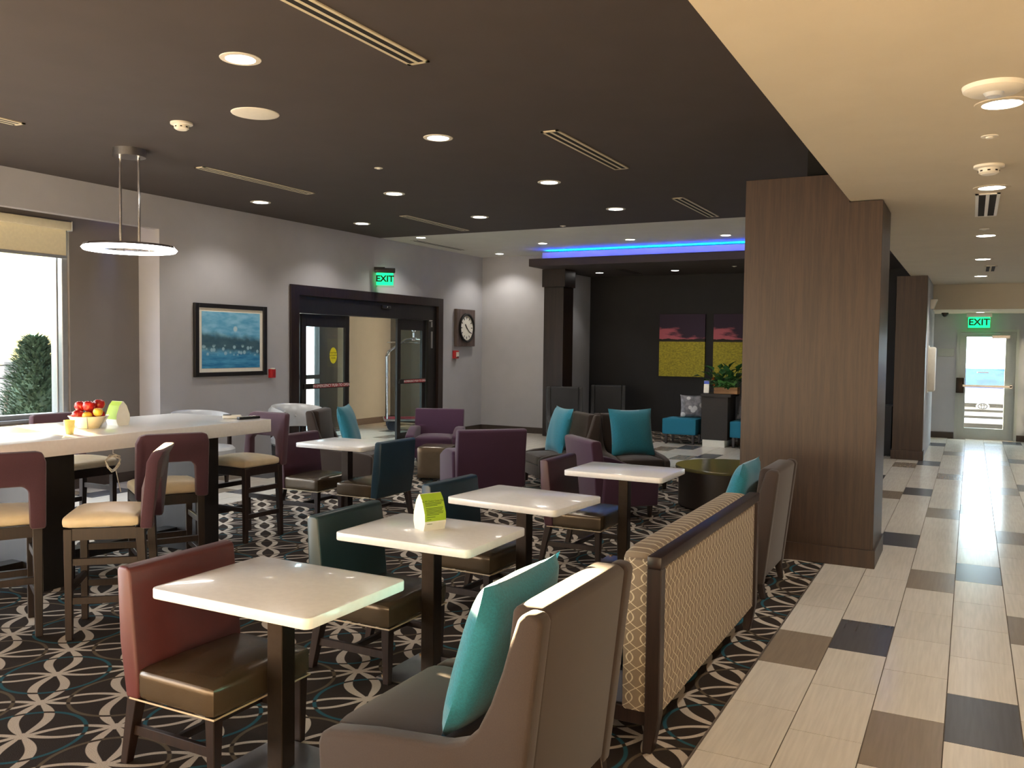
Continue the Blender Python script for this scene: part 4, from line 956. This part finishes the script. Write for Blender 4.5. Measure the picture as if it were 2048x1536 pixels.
# ------------------------------------------------------------------ luggage cart in the vestibule
t = thing('luggage_cart', 'chrome luggage cart with red deck inside the vestibule', 'luggage cart', (-9.75, 14.35, 0), radians(38)); a_, b_ = .52, .28
mk('deck', lambda bm: box(bm, -a_-.04, a_+.04, -b_-.04, b_+.04, .2, .235, .01, 2), 'cartdeck', t)
mk('bumper', lambda bm: tube(bm, [(x, y, .215) for x, y in ((-a_-.05, -b_-.05), (a_+.05, -b_-.05), (a_+.05, b_+.05), (-a_-.05, b_+.05))], .022, 8, True), 'steel', t)
for sx_ in (-1, 1):
    for sy_ in (-1, 1):
        P = [(sx_*a_, sy_*b_, .235), (sx_*a_, sy_*b_, 1.45), (sx_*a_*.93, sy_*b_*.93, 1.54), (sx_*a_*.3, sy_*b_*.3, 1.78), (sx_*.03, sy_*.02, 1.8)]
        mk('upright_tube', lambda bm: tube(bm, P, .019, 10), 'chrome', t)
        mk('caster', lambda bm: (lathe(bm, [(.02, -.022), (.1, -.022), (.105, -.012), (.105, .012), (.1, .022), (.02, .022)], n=24), rot(bm, pi/2, 'X'), bmesh.ops.translate(bm, verts=bm.verts[:], vec=(sx_*(a_-.1), sy_*(b_-.04), .1055))), 'rubber', t)
for sx_ in (-1, 1): mk('cross_bar', lambda bm: tube(bm, [(sx_*a_, -b_, 1.02), (sx_*a_, b_, 1.02)], .014, 8), 'chrome', t)
mk('hanging_bar', lambda bm: tube(bm, [(-a_, 0, 1.72), (a_, 0, 1.72)], .014, 8), 'chrome', t)
mk('finial', lambda bm: (sphere(bm, (0, 0, 1.96), .05, 1, 16), cyl(bm, 0, 0, 1.78, 1.93, .015, 12), sphere(bm, (0, 0, 1.79), .06, .6, 14)), 'chrome', t)
# ------------------------------------------------------------------ outdoors seen through the glass, plus an unseen sun-blocking hedge
def shrub(bm):
    rd = random.Random(5)
    lathe(bm, [(0, .1), (.34, .15), (.38, .6), (.3, 1.2), (.12, 1.7), (0, 1.85)], n=14)
    for k in range(5200):
        z = rd.random()**.8; a = rd.random()*2*pi; R = (.52*(1-z)**.55+.06)*rd.uniform(.45, 1.05)
        c = Vector((R*cos(a), R*sin(a), .1+1.75*z)); leafm(bm, c, (cos(a)*.7, sin(a)*.7, rd.uniform(.2, 1)), rd.uniform(.08, .15), .022)
sp_ = px(72, 760, 0, -11.3)
t = thing('conical_shrub', 'grey green conical shrub outside the window', 'shrub', (-11.3, sp_.y, -.15))
fo = mk('foliage', shrub, 'shrub', t); fo['kind'] = 'stuff'; mk('trunk', lambda bm: cyl(bm, 0, 0, 0, 1.2, .04, 10, .02), 'stem', t)
cp_ = px(22, 760, 0, -15.0)
t = thing('portico_column', 'stone based stucco column outside the window', 'column', (-15, cp_.y, -.15))
st_ = mk('shaft', lambda bm: box(bm, -.22, .22, -.22, .22, 1.45, 4.2, .01, 1), 'stucco', t)
for k in range(6):
    mk('stone', lambda bm: box(bm, -.28, .28, -.29, 0, .02+.23*k, .235+.23*k, .015, 1), 'stone', t); mk('stone', lambda bm: box(bm, -.28, .28, .006, .29, .02+.23*k, .235+.23*k, .015, 1), 'stone', t)
mk('cap', lambda bm: box(bm, -.3, .3, -.31, .31, 1.4, 1.46, .01, 1), 'stone', t)
t = thing('stucco_building', 'sunlit yellow stucco wall outside the window', 'building', (-24, 10, -.15))
mk('wall', lambda bm: box(bm, -.3, .3, -1.27, 9, 0, 7), 'stucco', t); mk('parapet', lambda bm: box(bm, -.4, .4, -1.35, 9.1, 7, 7.25), 'stone', t); mk('base_course', lambda bm: box(bm, .3, .36, -1.27, 9, 0, .8), 'stone', t)  # near end carried on out of view, placed to cut off the sun
def hedge(bm):
    rd = random.Random(9); box(bm, -.25, .25, -.8, .93, 0, 2.85, .08, 2); box(bm, -.25, .25, .93, 1.4, 0, 2.05, .08, 2)
    for k in range(2200):
        c = Vector((rd.uniform(-.3, .3), rd.uniform(-.83, .83), rd.uniform(.05, 2.76))); leafm(bm, c, (rd.uniform(-1, 1), rd.uniform(-1, 1), rd.uniform(0, 1)), .1, .03)
t = thing('sun_block_hedge', 'tall hedge added out of view to block low sun', 'hedge', (-11.0, 4.22, -.15))  # added out of view, shades the near tables and carpet from low sun
mk('foliage', hedge, 'leaf', t)['kind'] = 'stuff'; mk('trunk', lambda bm: cyl(bm, 0, 0, 0, .3, .08, 10), 'stem', t)
bp_ = px(22, 815, 0, -13)
t = thing('bollard', 'dark post outside the window beside the shrub', 'bollard', (-13, bp_.y, -.15)); mk('post', lambda bm: cyl(bm, 0, 0, 0, 1.0, .09, 18), 'bronze', t); mk('cap', lambda bm: cyl(bm, 0, 0, 1.0, 1.06, .11, 18, .08), 'bronze', t)
# parked car in front of the exit door
gx = px(1966, 790, 1, 21.2).x
t = thing('parked_car', 'white car parked nose in outside the exit door, blue tinted windscreen', 'car', (gx, 21.2, -.15))
def body(bm):
    prism(bm, [(0, .25), (-.05, .5), (0.0, .78), (.1, .86), (1.15, .98), (4.2, 1.0), (4.35, .6), (4.3, .25)], 'x', -.88, .88, .06, 3)
def swapxy(bm):
    pass
mk('body', lambda bm: prism(bm, [(0, .28), (-.06, .5), (.0, .80), (.12, .87), (1.15, .99), (4.2, 1.02), (4.35, .6), (4.3, .28)], 'x', -.88, .88, .05, 3), 'carwhite', t)
mk('cabin', lambda bm: prism(bm, [(1.05, .98), (1.75, 1.44), (1.9, 1.48), (3.2, 1.46), (3.9, 1.0)], 'x', -.74, .74, .05, 3), 'carwhite', t)
mk('windscreen', lambda bm: prism(bm, [(1.07, 1.02), (1.11, 1.0), (1.74, 1.41), (1.70, 1.43)], 'x', -.68, .68), 'blueglass', t)
mk('mirror', lambda bm: box(bm, -.12, .12, 1.55, 1.58, 1.3, 1.36, .01, 1), 'black', t)
for zz, hh in ((.70, .018), (.655, .014), (.56, .022), (.42, .025)): mk('grille_bar', lambda bm: box(bm, -.62, .62, -.075, -.02, zz-hh, zz+hh, .004, 1), 'black', t)
mk('bumper', lambda bm: box(bm, -.86, .86, -.1, .02, .28, .40, .03, 2), 'carwhite', t); mk('valance', lambda bm: box(bm, -.8, .8, -.06, .1, .16, .28), 'black', t)
for s in (-1, 1):
    mk('headlight', lambda bm: box(bm, s*.74-.13, s*.74+.13, -.05, .1, .62, .76, .03, 2), 'chrome', t)
    mk('wheel', lambda bm: (lathe(bm, [(.05, -.1), (.3, -.1), (.32, -.07), (.32, .07), (.3, .1), (.05, .1)], n=28), rot(bm, pi/2, 'Y'), bmesh.ops.translate(bm, verts=bm.verts[:], vec=(s*.78, .85, .32))), 'rubber', t)
def ell(bm, rx, rz, cz, wd):
    tube(bm, [(rx*cos(k*pi/12), -.085, cz+rz*sin(k*pi/12)) for k in range(24)], wd, 6, True)
eb = mk('emblem_plate', lambda bm: prism(bm, [(.13*cos(k*pi/12), .66+.075*sin(k*pi/12)) for k in range(24)], 'y', -.082, -.07), 'carwhite', t)
mk('emblem', lambda bm: (ell(bm, .085, .058, .66, .009), ell(bm, .03, .056, .66, .007), ell(bm, .056, .02, .695, .007)), 'black', eb)
one('wheel_stop', lambda bm: prism(bm, [(-.1, 0), (.1, 0), (.07, .1), (-.07, .1)], 'x', -.9, .9, .01, 1), 'concrete', 'concrete wheel stop in front of the parked car', 'wheel stop', (gx, 20.9, -.15))
print('tiles', len(tiles), 'objects', len(bpy.data.objects))
